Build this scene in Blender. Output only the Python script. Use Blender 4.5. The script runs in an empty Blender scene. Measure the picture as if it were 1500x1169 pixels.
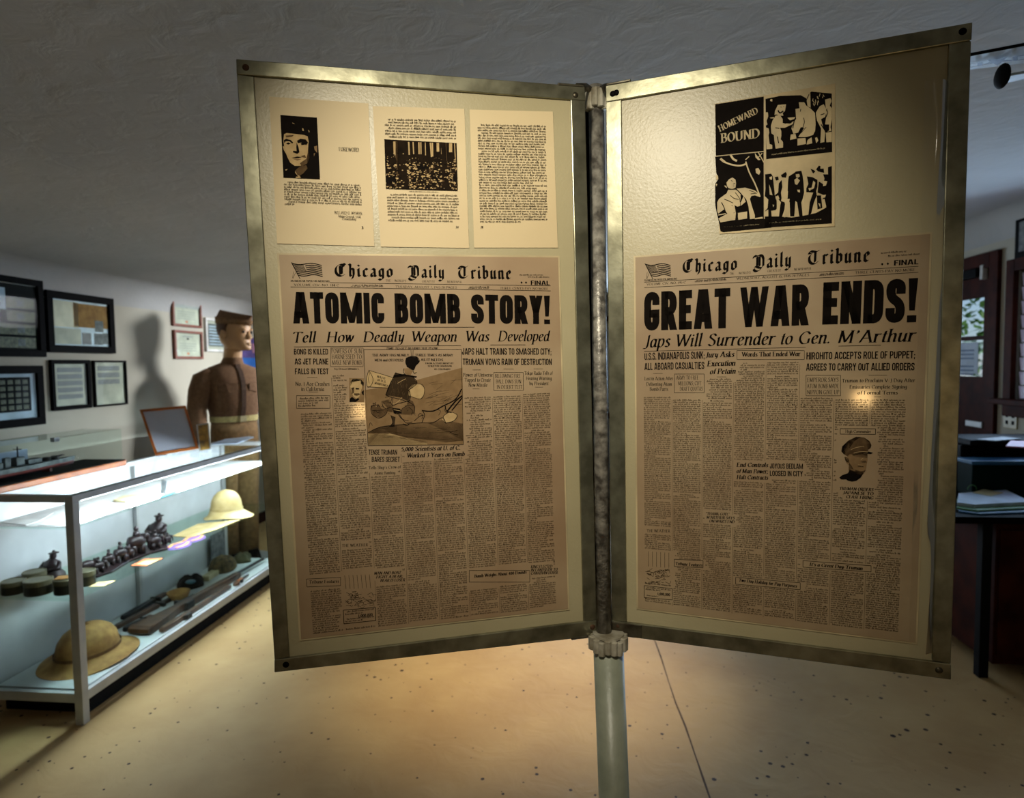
import bpy, math, random
from mathutils import Vector, Matrix

# ------------------------------------------------------------------ camera
F, CX, CY, CAMH = 920.0, 750.0, 584.5, 1.40          # focal length in pixels of the 1500x1169 frame
DN = Vector((.0115, .9984, .0555)).normalized()        # gravity in camera axes (x right, y down, z forward)
FW = (Vector((0, 0, 1)) - DN * DN.z).normalized()
RT = FW.cross(-DN)
CAM = Vector((0, 0, CAMH))
def c2w(v): return Vector((v.dot(RT), v.dot(FW), -v.dot(DN)))
def ray(px, py): return c2w(Vector(((px - CX) / F, (py - CY) / F, 1.0)))
def at_z(px, py, z):                                   # point of a horizontal plane seen at a pixel
    r = ray(px, py); return CAM + r * ((z - CAMH) / r.z)
def at_y(px, py, Y):                                   # point at a given distance ahead
    r = ray(px, py); return CAM + r * (Y / r.y)
sc = bpy.context.scene
cam_data = bpy.data.cameras.new('camera'); cam = bpy.data.objects.new('camera', cam_data)
sc.collection.objects.link(cam); sc.camera = cam
cx, cy, cz = c2w(Vector((1, 0, 0))), c2w(Vector((0, -1, 0))), c2w(Vector((0, 0, -1)))
cam.matrix_world = Matrix(((cx.x, cy.x, cz.x, 0), (cx.y, cy.y, cz.y, 0), (cx.z, cy.z, cz.z, CAMH), (0, 0, 0, 1)))
cam_data.sensor_width = 36; cam_data.lens = F / 1500 * 36; cam_data.clip_start = .02
cam_data.dof.use_dof = True; cam_data.dof.focus_distance = 1.0; cam_data.dof.aperture_fstop = 5.0
sc.view_settings.view_transform = 'Standard'; sc.view_settings.look = 'None'
sc.view_settings.gamma = 1.0; sc.view_settings.exposure = 0.0; sc.view_settings.use_curve_mapping = False
try:
    sc.cycles.use_denoising = True; sc.cycles.denoiser = 'OPENIMAGEDENOISE'
    sc.cycles.sample_clamp_indirect = 4.0; sc.cycles.max_bounces = 8; sc.cycles.transparent_max_bounces = 24
    sc.cycles.caustics_reflective = False; sc.cycles.caustics_refractive = False
except Exception: pass

# ------------------------------------------------------------------ world and lights
W = bpy.data.worlds.new('world'); sc.world = W; W.use_nodes = True
nt = W.node_tree; bg = nt.nodes['Background']
sky = nt.nodes.new('ShaderNodeTexSky'); sky.sky_type = 'HOSEK_WILKIE'; sky.turbidity = 4
sky.sun_direction = (.3, -.6, .74)
nt.links.new(sky.outputs[0], bg.inputs[0]); bg.inputs[1].default_value = 2.8
TH = math.radians(5.65)                                # the room's long axis against the view
def R(u, v, z=0): return Vector((u * math.cos(TH) + v * math.sin(TH), -u * math.sin(TH) + v * math.cos(TH), z))
def to_room(p): return (p.x * math.cos(TH) - p.y * math.sin(TH), p.x * math.sin(TH) + p.y * math.cos(TH))
RM = Matrix.Rotation(-TH, 4, 'Z')
def lamp(name, kind, loc, energy, col, target=None, **kw):
    d = bpy.data.lights.new(name, kind); d.energy = energy; d.color = col
    for k, v in kw.items(): setattr(d, k, v)
    o = bpy.data.objects.new(name, d); sc.collection.objects.link(o); o.location = loc
    if target is not None:
        o.rotation_euler = (Vector(target) - Vector(loc)).to_track_quat('-Z', 'Y').to_euler()
    return o
WARM, COOL, FILL_BLUE = (1, .74, .42), (.80, .91, 1), (.62, .80, 1)
# warm track spot in front of the hinge, warm ceiling cans over the floor behind the stand
lamp('panel_spot', 'SPOT', (-.14, .16, 2.0), 50, (1, .91, .72), (.06, 1.05, 1.47), spot_size=math.radians(70), spot_blend=1.0, shadow_soft_size=.03)
lamp('floor_spot', 'SPOT', (.05, 3.0, 2.05), 150, (1, .80, .47), (.03, 2.9, 0), spot_size=math.radians(60), spot_blend=1.0, shadow_soft_size=.06)
lamp('rear_lamp', 'POINT', (.141, -1.0, 1.14), 3.0, (1, .62, .24), shadow_soft_size=.035)
# unseen cool fills added at far wall and mid-room, then the side window's daylight
lamp('far_fill', 'AREA', R(.3, 7.33, 1.35), 62, FILL_BLUE, R(.3, 2.2, 2.6), shape='RECTANGLE', size=2.2, size_y=1.1, spread=math.radians(95))
lamp('mannequin_fill', 'AREA', R(-.3, 5.6, 1.95), 9, (.94, .97, 1), R(-2.50, 4.55, 1.40), shape='RECTANGLE', size=.5, size_y=.3, spread=math.radians(48))
lamp('side_daylight', 'AREA', R(2.72, 3.75, 1.55), 12, (.50, .72, 1), R(1.0, 1.9, 1.6), shape='RECTANGLE', size=.9, size_y=.75, spread=math.radians(120))
lamp('sun', 'SUN', (8, 0, 6), 2.2, (1, .95, .85), (8 + 6, -1, 0), angle=.01)

# ------------------------------------------------------------------ helpers
class MB:
    """collects shapes in world space; build() links them as one mesh"""
    def __init__(s, M=None): s.v, s.f, s.m, s.M = [], [], [], M
    def add(s, vs, fs, mi=0):
        b = len(s.v)
        s.v += [(s.M @ Vector(p)) if s.M else Vector(p) for p in vs]
        s.f += [tuple(b + i for i in f) for f in fs]; s.m += [mi] * len(fs)
        return s
    def hexa(s, a, b, mi=0):                           # two matching rings of n points
        n = len(a)
        fs = [tuple(reversed(range(n))), tuple(range(n, 2 * n))]
        fs += [(i, (i + 1) % n, n + (i + 1) % n, n + i) for i in range(n)]
        return s.add(list(a) + list(b), fs, mi)
    def box(s, x0, x1, y0, y1, z0, z1, mi=0):
        return s.hexa([(x0, y0, z0), (x1, y0, z0), (x1, y1, z0), (x0, y1, z0)], [(x0, y0, z1), (x1, y0, z1), (x1, y1, z1), (x0, y1, z1)], mi)
    def loft(s, rings, mi=0, cap=True, closed=True):
        n = len(rings[0]); vs = [p for r in rings for p in r]; fs = []
        for k in range(len(rings) - 1):
            for i in range(n if closed else n - 1):
                j = (i + 1) % n
                fs.append((k * n + i, k * n + j, (k + 1) * n + j, (k + 1) * n + i))
        if cap: fs += [tuple(reversed(range(n))), tuple(range((len(rings) - 1) * n, len(rings) * n))]
        return s.add(vs, fs, mi)
    def lathe(s, prof, c=(0, 0, 0), n=32, sx=1, sy=1, rot=0, mi=0, cap=True):
        c = Vector(c); rg = []
        for r, z in prof:
            rr = []
            for i in range(n):
                a = 2 * math.pi * i / n; x, y = r * math.cos(a) * sx, r * math.sin(a) * sy
                rr.append(c + Vector((x * math.cos(rot) - y * math.sin(rot), x * math.sin(rot) + y * math.cos(rot), z)))
            rg.append(rr)
        return s.loft(rg, mi, cap)
    def tube(s, pts, rad, n=12, mi=0, flat=1.0, up=None):
        pts = [Vector(p) for p in pts]; rs = rad if isinstance(rad, (list, tuple)) else [rad] * len(pts); rg = []
        for i, p in enumerate(pts):
            d = (pts[min(i + 1, len(pts) - 1)] - pts[max(i - 1, 0)]).normalized()
            u = Vector(up) if up else (Vector((0, 0, 1)) if abs(d.z) < .9 else Vector((0, 1, 0)))
            a = d.cross(u).normalized(); b = a.cross(d)
            rg.append([p + a * rs[i] * math.cos(2 * math.pi * k / n) + b * rs[i] * flat * math.sin(2 * math.pi * k / n) for k in range(n)])
        return s.loft(rg, mi)
    def ball(s, c, r, sx=1, sy=1, sz=1, n=16, mi=0):
        k = n // 2; prof = [(max(1e-4, r * math.sin(math.pi * i / k)), -r * math.cos(math.pi * i / k) * sz) for i in range(k + 1)]
        return s.lathe(prof, c, n, sx, sy, 0, mi)
    def build(s, name, mat, parent=None, smooth=False, bevel=0, sub=0):
        me = bpy.data.meshes.new(name)
        org = Vector((0, 0, 0))
        if parent is not None:
            p = parent
            while p is not None: org += p.location; p = p.parent
        xs = [p.x for p in s.v]; ys = [p.y for p in s.v]; zs = [p.z for p in s.v]
        base = Vector(((min(xs) + max(xs)) / 2, (min(ys) + max(ys)) / 2, min(zs)))
        me.from_pydata([tuple(p - base) for p in s.v], [], s.f)
        mats = mat if isinstance(mat, (list, tuple)) else [mat]
        for m in mats: me.materials.append(m)
        if len(mats) > 1: me.polygons.foreach_set('material_index', s.m)
        if smooth: me.polygons.foreach_set('use_smooth', [True] * len(me.polygons))
        me.update()
        o = bpy.data.objects.new(name, me); sc.collection.objects.link(o); o.location = base - org
        if parent is not None: o.parent = parent
        if bevel:
            b = o.modifiers.new('bevel', 'BEVEL'); b.width = bevel; b.segments = 2; b.limit_method = 'ANGLE'
        if sub:
            b = o.modifiers.new('subdivision', 'SUBSURF'); b.levels = sub; b.render_levels = sub
        return o
def tag(o, label, cat, group=None):
    o['label'] = label; o['category'] = cat
    if group: o['group'] = group
    return o
def struct(o): o['kind'] = 'structure'; return o
def empty(name, loc):
    o = bpy.data.objects.new(name, None); sc.collection.objects.link(o); o.location = loc; o.empty_display_size = .05; return o

# ------------------------------------------------------------------ materials
def lin(c): return tuple(((x / 255) / 12.92 if x / 255 <= .04045 else ((x / 255 + .055) / 1.055) ** 2.4) for x in c)
def mat(name, col, rough=.6, metal=0, noise=None, bump=None, coat=0, spec=.5, emit=None, strength=0, alt=None, amount=.35):
    """col sRGB 0-255; noise = colour noise scale; bump = (scale, strength)"""
    m = bpy.data.materials.new(name); m.use_nodes = True; t = m.node_tree; b = t.nodes['Principled BSDF']
    c = lin(col) + (1,)
    b.inputs['Base Color'].default_value = c; b.inputs['Roughness'].default_value = rough; b.inputs['Metallic'].default_value = metal
    b.inputs['Specular IOR Level'].default_value = spec; b.inputs['Coat Weight'].default_value = coat; b.inputs['Coat Roughness'].default_value = .08
    tc = t.nodes.new('ShaderNodeTexCoord')
    if noise:
        n = t.nodes.new('ShaderNodeTexNoise'); n.inputs['Scale'].default_value = noise; n.inputs['Detail'].default_value = 6
        t.links.new(tc.outputs['Object'], n.inputs['Vector'])
        rp = t.nodes.new('ShaderNodeValToRGB'); rp.color_ramp.elements[0].position = .35; rp.color_ramp.elements[1].position = .68
        a = lin(alt) if alt else tuple(x * (1 - amount) for x in c[:3])
        rp.color_ramp.elements[0].color = a + (1,); rp.color_ramp.elements[1].color = c
        t.links.new(n.outputs['Fac'], rp.inputs[0]); t.links.new(rp.outputs[0], b.inputs['Base Color'])
    if bump:
        n2 = t.nodes.new('ShaderNodeTexNoise'); n2.inputs['Scale'].default_value = bump[0]; n2.inputs['Detail'].default_value = 4
        t.links.new(tc.outputs['Object'], n2.inputs['Vector'])
        bp = t.nodes.new('ShaderNodeBump'); bp.inputs['Strength'].default_value = bump[1]; bp.inputs['Distance'].default_value = bump[2] if len(bump) > 2 else .002
        t.links.new(n2.outputs['Fac'], bp.inputs['Height']); t.links.new(bp.outputs[0], b.inputs['Normal'])
    if emit:
        b.inputs['Emission Color'].default_value = lin(emit) + (1,); b.inputs['Emission Strength'].default_value = strength
    return m
def clear(name, tint=(1, 1, 1), gloss=.06, rough=.02, both=False):
    m = bpy.data.materials.new(name); m.use_nodes = True; t = m.node_tree; t.nodes.clear()
    out = t.nodes.new('ShaderNodeOutputMaterial'); mx = t.nodes.new('ShaderNodeMixShader'); tr = t.nodes.new('ShaderNodeBsdfTransparent')
    gl = t.nodes.new('ShaderNodeBsdfGlossy'); gl.inputs['Roughness'].default_value = rough; tr.inputs[0].default_value = tint + (1,)
    lw = t.nodes.new('ShaderNodeLayerWeight'); lw.inputs['Blend'].default_value = gloss * 2
    ge = t.nodes.new('ShaderNodeNewGeometry'); iv = t.nodes.new('ShaderNodeMath'); iv.operation = 'SUBTRACT'; iv.inputs[0].default_value = 1; t.links.new(ge.outputs['Backfacing'], iv.inputs[1])
    ml = t.nodes.new('ShaderNodeMath'); ml.operation = 'MULTIPLY'; t.links.new(lw.outputs['Fresnel'], ml.inputs[0]); t.links.new(iv.outputs[0], ml.inputs[1]); t.links.new((lw.outputs['Fresnel'] if both else ml.outputs[0]), mx.inputs[0]); t.links.new(tr.outputs[0], mx.inputs[1]); t.links.new(gl.outputs[0], mx.inputs[2])
    t.links.new(mx.outputs[0], out.inputs[0])
    return m
def plaster(name, col, scale=9, strength=.5, alt=None):
    m = mat(name, col, .85, noise=2.2, alt=alt or tuple(int(x * .94) for x in col)); t = m.node_tree; b = t.nodes['Principled BSDF']
    tc = t.nodes.new('ShaderNodeTexCoord'); w = t.nodes.new('ShaderNodeTexNoise'); w.inputs['Scale'].default_value = scale
    w.inputs['Detail'].default_value = 4; w.inputs['Distortion'].default_value = .7; w.inputs['Roughness'].default_value = .5
    t.links.new(tc.outputs['Object'], w.inputs['Vector'])
    bp = t.nodes.new('ShaderNodeBump'); bp.inputs['Strength'].default_value = strength; bp.inputs['Distance'].default_value = .006
    t.links.new(w.outputs['Fac'], bp.inputs['Height']); t.links.new(bp.outputs[0], b.inputs['Normal'])
    return m
def floor_mat():
    m = mat('painted_concrete', (202, 170, 118), .6, noise=2.6, alt=(182, 148, 98), spec=.25); t = m.node_tree; b = t.nodes['Principled BSDF']
    base = b.inputs['Base Color'].links[0].from_socket
    tc = t.nodes.new('ShaderNodeTexCoord')
    vo = t.nodes.new('ShaderNodeTexVoronoi'); vo.inputs['Scale'].default_value = 27; vo.inputs['Randomness'].default_value = 1
    t.links.new(tc.outputs['Object'], vo.inputs['Vector'])
    # only some cells carry a speck, each of its own size
    sz = t.nodes.new('ShaderNodeMath'); sz.operation = 'MULTIPLY_ADD'; sz.inputs[1].default_value = .58; sz.inputs[2].default_value = -.22
    sep = t.nodes.new('ShaderNodeSeparateColor'); t.links.new(vo.outputs['Color'], sep.inputs[0]); t.links.new(sep.outputs[0], sz.inputs[0])
    nl = t.nodes.new('ShaderNodeTexNoise'); nl.inputs['Scale'].default_value = 1.1; t.links.new(tc.outputs['Object'], nl.inputs['Vector'])
    ml = t.nodes.new('ShaderNodeMath'); ml.operation = 'MULTIPLY'; t.links.new(sz.outputs[0], ml.inputs[0]); t.links.new(nl.outputs['Fac'], ml.inputs[1])
    lt = t.nodes.new('ShaderNodeMath'); lt.operation = 'LESS_THAN'; t.links.new(vo.outputs['Distance'], lt.inputs[0]); t.links.new(ml.outputs[0], lt.inputs[1])
    mx = t.nodes.new('ShaderNodeMix'); mx.data_type = 'RGBA'; mx.inputs['B'].default_value = lin((58, 36, 20)) + (1,)
    t.links.new(lt.outputs[0], mx.inputs['Factor']); t.links.new(base, mx.inputs['A']); t.links.new(mx.outputs['Result'], b.inputs['Base Color'])
    w = t.nodes.new('ShaderNodeTexNoise'); w.inputs['Scale'].default_value = 7; w.inputs['Detail'].default_value = 8; w.inputs['Distortion'].default_value = 1.2
    t.links.new(tc.outputs['Object'], w.inputs['Vector'])
    bp = t.nodes.new('ShaderNodeBump'); bp.inputs['Strength'].default_value = .35; bp.inputs['Distance'].default_value = .01
    t.links.new(w.outputs['Fac'], bp.inputs['Height']); t.links.new(bp.outputs[0], b.inputs['Normal'])
    return m
M = dict(
    ceiling=plaster('ceiling_plaster', (182, 182, 180), 13, .5), wall=plaster('wall_plaster', (190, 186, 170), 7, .25), floor=floor_mat(),
    crack=mat('crack_filler', (92, 66, 44), .8, noise=30),
    brown_wood=mat('dark_brown_wood', (74, 32, 20), .6, spec=.05, noise=9, alt=(48, 20, 14)), black=mat('black_lacquer', (11, 10, 10), .6, spec=.04, noise=20),
    dull_black=mat('dull_black', (20, 19, 20), .7, spec=.1, noise=14),
    rail=mat('brushed_steel', (166, 164, 140), .30, .85, noise=26, alt=(118, 116, 96), bump=(60, .10)),
    worn_steel=mat('worn_steel', (112, 108, 92), .42, .8, noise=34, alt=(58, 50, 38)),
    rust=mat('rusty_steel', (110, 66, 34), .7, .5, noise=60, alt=(60, 52, 42)),
    board=mat('cream_enamel', (176, 166, 132), .38, noise=5, alt=(166, 156, 122), bump=(240, .22, .0015), spec=.6),
    pole=mat('grey_green_paint', (164, 168, 150), .38, noise=18, alt=(140, 146, 128), bump=(120, .25), spec=.6),
    rod=mat('galvanised_rod', (160, 156, 146), .36, .2, noise=70, alt=(80, 76, 70), bump=(180, .5)),
    collar=mat('collar_steel', (196, 192, 176), .4, .2, noise=40, alt=(140, 132, 112)),
    newsprint=mat('aged_newsprint', (168, 146, 114), .55, noise=6, alt=(146, 120, 90), bump=(14, .25), coat=.6),
    newsprint2=mat('aged_newsprint_grey', (166, 146, 114), .55, noise=6, alt=(146, 122, 92), bump=(14, .25), coat=.6),
    border=mat('white_border', (206, 188, 146), .5, noise=12),
    page=mat('cream_page', (208, 190, 150), .6, noise=4, alt=(200, 180, 140)), ink=mat('black_ink', (20, 15, 11), .75, spec=.05, noise=40),
    body_ink=mat('faded_ink', (58, 46, 32), .8, spec=.05, noise=30, alt=(48, 36, 22)), mid=mat('halftone_mid', (96, 76, 52), .8, spec=.05, noise=90, alt=(78, 60, 40)),
    light=mat('halftone_light', (186, 160, 116), .8, spec=.05, noise=80, alt=(168, 142, 100)), shade=mat('halftone_pale', (136, 110, 78), .8, spec=.05, noise=60, alt=(120, 96, 66)),
    cream=mat('bare_paper', (206, 184, 136), .55, noise=20), bleach=mat('white_paper', (226, 226, 222), .6, noise=9),
    film=clear('plastic_film', (1, 1, 1), .17, .14, True), glass=clear('showcase_glass', (.96, .99, .98), .05, .02), shelf_glass=clear('green_edge_glass', (.90, .97, .94), .06, .02),
    alu=mat('satin_aluminium', (190, 192, 192), .4, .15, noise=12, alt=(172, 175, 176)), white_panel=mat('white_laminate', (216, 220, 222), .5, noise=3),
    khaki=mat('khaki_wool', (128, 94, 64), .9, noise=60, alt=(110, 78, 52), bump=(140, .3)), skin=mat('mannequin_skin', (206, 160, 112), .5, noise=8),
    hair=mat('painted_hair', (92, 58, 36), .6, noise=40), belt=mat('web_belt', (208, 190, 124), .8, noise=90), tan_trouser=mat('tan_cotton', (150, 116, 74), .9, noise=40),
    orange_wood=mat('orange_wood', (190, 104, 40), .35, noise=14, alt=(150, 76, 26)), red_wood=mat('red_brown_wood', (130, 62, 34), .4, noise=20),
    bronze=mat('dark_carved_wood', (48, 34, 36), .38, noise=30, alt=(30, 20, 22)), tin=mat('olive_tin', (58, 56, 42), .4, .4, noise=20, alt=(38, 36, 28)), tin_lid=mat('tin_lid', (112, 108, 84), .45, .4, noise=30),
    straw=mat('tan_helmet_cloth', (176, 132, 70), .8, noise=24, alt=(140, 98, 48), bump=(200, .3)), pale_straw=mat('cream_helmet', (222, 200, 144), .7, noise=16, alt=(196, 170, 112)),
    gun_wood=mat('gunstock_wood', (92, 58, 34), .4, noise=18, alt=(56, 34, 20)), gun_metal=mat('gun_metal', (52, 50, 50), .35, .7, noise=30),
    orange_card=mat('orange_card', (232, 120, 70), .6, noise=20), purple=mat('purple_ribbon', (104, 78, 150), .7, noise=30), orange=mat('orange_ribbon', (230, 150, 80), .7, noise=30),
    teal=mat('teal_plastic', (50, 110, 130), .5, noise=10), camo=mat('net_camouflage', (112, 92, 54), .9, noise=40, alt=(54, 46, 28), bump=(80, .8)), olive=mat('olive_cloth', (84, 80, 52), .9, noise=30),
    leaf=mat('green_folder', (96, 150, 90), .6, noise=10), sheet_blue=mat('office_paper', (196, 214, 236), .6, noise=8), dark_green=mat('dark_green_plastic', (14, 34, 28), .6, spec=.04, noise=10),
    lit_lid_blue_folder=mat('lit_lid_blue_folder', (60, 110, 150), .4, spec=.2, noise=10), pink=mat('pink_paper', (210, 140, 170), .6, noise=10), plate=mat('ivory_plate', (200, 186, 140), .4, noise=10),
    grey_sheet=mat('grey_photo', (120, 124, 124), .6, noise=30, alt=(70, 74, 76)), pale_blue=mat('pale_blue_paint', (214, 232, 248), .5, noise=10), navy=mat('navy_paint', (26, 50, 104), .5, noise=10),
    door_day=mat('window_daylight', (120, 150, 120), .4, noise=11, alt=(60, 100, 50)), mauve=mat('mauve_blind', (196, 176, 196), .6, noise=8),
)
# ------------------------------------------------------------------ room shell
UL, UR, VN, VF = -2.818, 2.757, -2.3, 7.4
def ceil_z(u): return 1.94 + (u - UL) * .39 / (UR - UL)
def rb(mb, u0, u1, v0, v1, z0, z1): return mb.box(u0, u1, v0, v1, z0, z1)
fl = MB(RM); rb(fl, UL - .15, UR + .15, VN - .15, VF + .15, -.1, 0); struct(fl.build('floor', M['floor']))
ce = MB(RM); RC = .16; prof = []                         # coved junction with both long walls
for k in range(25):
    a = math.pi / 2 * k / 24; prof.append((UL + RC - RC * math.cos(a), ceil_z(UL + RC) - RC + RC * math.sin(a)))
for k in range(25):
    a = math.pi / 2 * (24 - k) / 24; prof.append((UR - RC + RC * math.cos(a), ceil_z(UR - RC) - RC + RC * math.sin(a)))
low = [(u, v0z) for u, v0z in prof]; top = [(UR + .1, 2.7), (UL - .1, 2.7)]
ring = lambda v: [(u, v, z) for u, z in low + top]
ce.hexa(ring(VN - .1), ring(VF + .1)); o = struct(ce.build('ceiling', M['ceiling'], smooth=False))
def wall_u(name, u0, u1, holes, h):                      # wall along the room with rectangular openings (v0, v1, z0, z1)
    mb = MB(RM); vs = sorted({VN - .1, VF + .1} | {x for q in holes for x in q[:2]})
    for a, b in zip(vs, vs[1:]):
        hs = sorted([q for q in holes if q[0] <= a and q[1] >= b], key=lambda q: q[2]); z = 0
        for q in hs:
            if q[2] > z: rb(mb, u0, u1, a, b, z, q[2])
            z = q[3]
        rb(mb, u0, u1, a, b, z, h)
    return struct(mb.build(name, M['wall']))
def right_pt(px, py):                                    # where a pixel meets the right wall
    r = ray(px, py); ca, sa = math.cos(TH), math.sin(TH)
    t = UR / (r.x * ca - r.y * sa); p = CAM + r * t; u, v = to_room(p); return v, p.z
def left_pt(px, py):
    r = ray(px, py); ca, sa = math.cos(TH), math.sin(TH)
    t = UL / (r.x * ca - r.y * sa); p = CAM + r * t; u, v = to_room(p); return v, p.z
dv0 = right_pt(1448, 600)[0]; dv1 = dv0 + .86; dz1 = right_pt(1450, 392)[1]
wv1 = right_pt(1489.5, 500)[0]; wv0 = wv1 - .95; wz0 = right_pt(1480, 584)[1]; wz1 = right_pt(1486, 398)[1]
wall_u('wall_left', UL - .1, UL, [], 2.1)
wall_u('wall_right', UR, UR + .1, [(dv0, dv1, 0, dz1), (wv0, wv1, wz0, wz1)], 2.5)
mb = MB(RM); struct(rb(mb, UL - .1, UR + .1, VF, VF + .1, 0, 2.6).build('wall_far', M['wall']))
mb = MB(RM); struct(rb(mb, UL - .1, UR + .1, VN - .1, VN, 0, 2.6).build('wall_near', M['wall']))
# floor crack running from behind the stand toward the viewer
cp = [at_z(x, y, 0) for x, y in ((946, 905), (958, 935), (968, 962), (980, 1000), (990, 1030), (1004, 1064), (1018, 1105), (1030, 1140), (1040, 1169), (1052, 1200))]
mb = MB()
mb.tube([p + Vector((0, 0, -.001)) for p in cp], [.0035, .004, .005, .003, .0045, .005, .0035, .005, .004, .004], 6, flat=.5)
struct(mb.build('trim_1', M['crack']))
# ------------------------------------------------------------------ door in the right wall
d = empty('door_1', R(UR, (dv0 + dv1) / 2, 0)); struct(d)
mb = MB(RM)                                              # casing, proud of the wall
for a, b, z0, z1 in ((dv0 - .09, dv0, 0, dz1 + .1), (dv1, dv1 + .09, 0, dz1 + .1), (dv0, dv1, dz1, dz1 + .1)): rb(mb, UR - .025, UR + .1, a, b, z0, z1)
mb.build('casing', M['brown_wood'], d, bevel=.004)
gz1 = right_pt(1430, 436)[1]; gzm = right_pt(1430, 495)[1]; gz0 = right_pt(1430, 552)[1]; gv0 = dv0 + .085; gv1 = dv1 - .085
mb = MB(RM); L0, L1 = UR + .005, UR + .045
for a, b, z0, z1 in ((dv0, gv0, 0, dz1), (gv1, dv1, 0, dz1), (gv0, gv1, 0, gz0), (gv0, gv1, gz1, dz1), (gv0, gv1, gzm - .014, gzm + .014)): rb(mb, L0, L1, a, b, z0, z1)
leafp = mb.build('door_leaf', M['brown_wood'], d)
mb = MB(RM); rb(mb, L0 + .016, L0 + .02, gv0, gv1, gz0, gz1); mb.build('glass', M['glass'], leafp)
mb = MB(RM); hv, hz = right_pt(1427, 621); rb(mb, L0 - .012, L0, hv - .09, hv + .09, hz - .02, hz + .02); mb.build('push_plate', M['alu'], leafp, bevel=.003)
mb = MB(RM); hv, hz = right_pt(1440, 399); rb(mb, L0 - .05, L0, hv, hv + .30, hz - .03, hz + .03); mb.build('door_closer', M['black'], d, bevel=.005)
mb = MB(RM); rb(mb, L0 - .035, L0 - .001, hv - .045, hv - .012, hz - .05, hz + .045); mb.build('alarm_sensor', M['bleach'], d, bevel=.004)
mb = MB(RM); rb(mb, L0 - .006, L0, dv0, dv1, 0, .06); mb.build('kick_strip', M['alu'], d)
n = MB(RM); rb(n, L0 + .010, L0 + .0145, gv0 + .07, gv1 - .05, gz0 + .02, gzm - .03)
no = tag(n.build('notice', M['sheet_blue']), 'white printed notice taped inside the lower glass of the brown door', 'notice')
n = MB(RM)
for k in range(9):
    if k in (3, 7): continue
    z = gzm - .09 - k * .028; rb(n, L0 + .0085, L0 + .0098, gv0 + .11, gv1 - .12 - .06 * (k % 3 == 1), z, z + .012)
n.build('printed_lines', mat('blue_grey_print', (84, 110, 150), .6, noise=20), no)
# ------------------------------------------------------------------ window in the right wall
w = struct(empty('window_1', R(UR, (wv0 + wv1) / 2, wz0)))
mb = MB(RM); T = .075
for a, b, z0, z1 in ((wv0 - T, wv0, wz0 - .02, wz1 + T), (wv1, wv1 + T, wz0 - .02, wz1 + T), (wv0, wv1, wz1, wz1 + T)): rb(mb, UR - .03, UR + .1, a, b, z0, z1)
mb.build('casing', M['brown_wood'], w, bevel=.004)
mb = MB(RM); rb(mb, UR - .08, UR + .1, wv0 - T - .05, wv1 + T + .05, wz0 - .035, wz0); rb(mb, UR - .03, UR, wv0 - T, wv1 + T, wz0 - .11, wz0 - .035); mb.build('sill', M['brown_wood'], w, bevel=.004)
mb = MB(RM); rb(mb, UR + .004, UR + .008, wv0, wv1, wz0, wz1); mb.build('pane', M['glass'], w)
bl = bpy.data.materials.new('mauve_blind_cloth'); bl.use_nodes = True; t = bl.node_tree; t.nodes.clear()
ou = t.nodes.new('ShaderNodeOutputMaterial'); ad = t.nodes.new('ShaderNodeMixShader'); a1 = t.nodes.new('ShaderNodeBsdfTranslucent'); a2 = t.nodes.new('ShaderNodeBsdfDiffuse')
a1.inputs[0].default_value = lin((250, 234, 248)) + (1,); a2.inputs[0].default_value = lin((196, 176, 200)) + (1,); ad.inputs[0].default_value = .2
t.links.new(a1.outputs[0], ad.inputs[1]); t.links.new(a2.outputs[0], ad.inputs[2]); t.links.new(ad.outputs[0], ou.inputs[0])
mb = MB(RM); n = 9; h = (wz1 - wz0 - .01) / n
for k in range(n): mb.hexa([(UR + .021, wv0 + .01, wz0 + .005 + k * h), (UR + .024, wv0 + .01, wz0 + .005 + k * h), (UR + .024, wv1 - .01, wz0 + .005 + k * h), (UR + .021, wv1 - .01, wz0 + .005 + k * h)],
                           [(UR + .012, wv0 + .01, wz0 - .004 + (k + 1) * h), (UR + .015, wv0 + .01, wz0 - .004 + (k + 1) * h), (UR + .015, wv1 - .01, wz0 - .004 + (k + 1) * h), (UR + .012, wv1 - .01, wz0 - .004 + (k + 1) * h)])
mb.build('slatted_blind', bl, w)
# ground and a leafy hedge outside the door
mb = MB(RM); struct(rb(mb, UR + .1, UR + 9, -4, 14, -.3, -.12).build('ground', mat('grass_ground', (120, 140, 80), .9, noise=6)))
rnd = random.Random(5); mb = MB(RM)
for k in range(7000):
    v = rnd.uniform(3.5, 12.0); z = rnd.uniform(-.1, 4.2); u = UR + 2.6 + rnd.uniform(-.5, .5)
    if rnd.random() < .42 * (z / 3.4) : continue
    s = rnd.uniform(.04, .10); a, b_ = rnd.uniform(0, 6.3), rnd.uniform(-.8, .8)
    du = Vector((math.cos(a) * math.cos(b_), math.sin(a) * math.cos(b_), math.sin(b_))) * s; dw = du.cross(Vector((rnd.uniform(-1, 1), rnd.uniform(-1, 1), 1))).normalized() * s * .5
    c = Vector((u, v, z)); mb.add([c - du, c + dw, c + du, c - dw], [(0, 1, 2, 3)])
h = tag(mb.build('hedge_foliage', mat('hedge_leaf', (96, 140, 60), .6, noise=3, alt=(50, 92, 34))), 'sunlit green leaves seen through the glass of the brown door', 'foliage'); h['kind'] = 'stuff'
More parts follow.
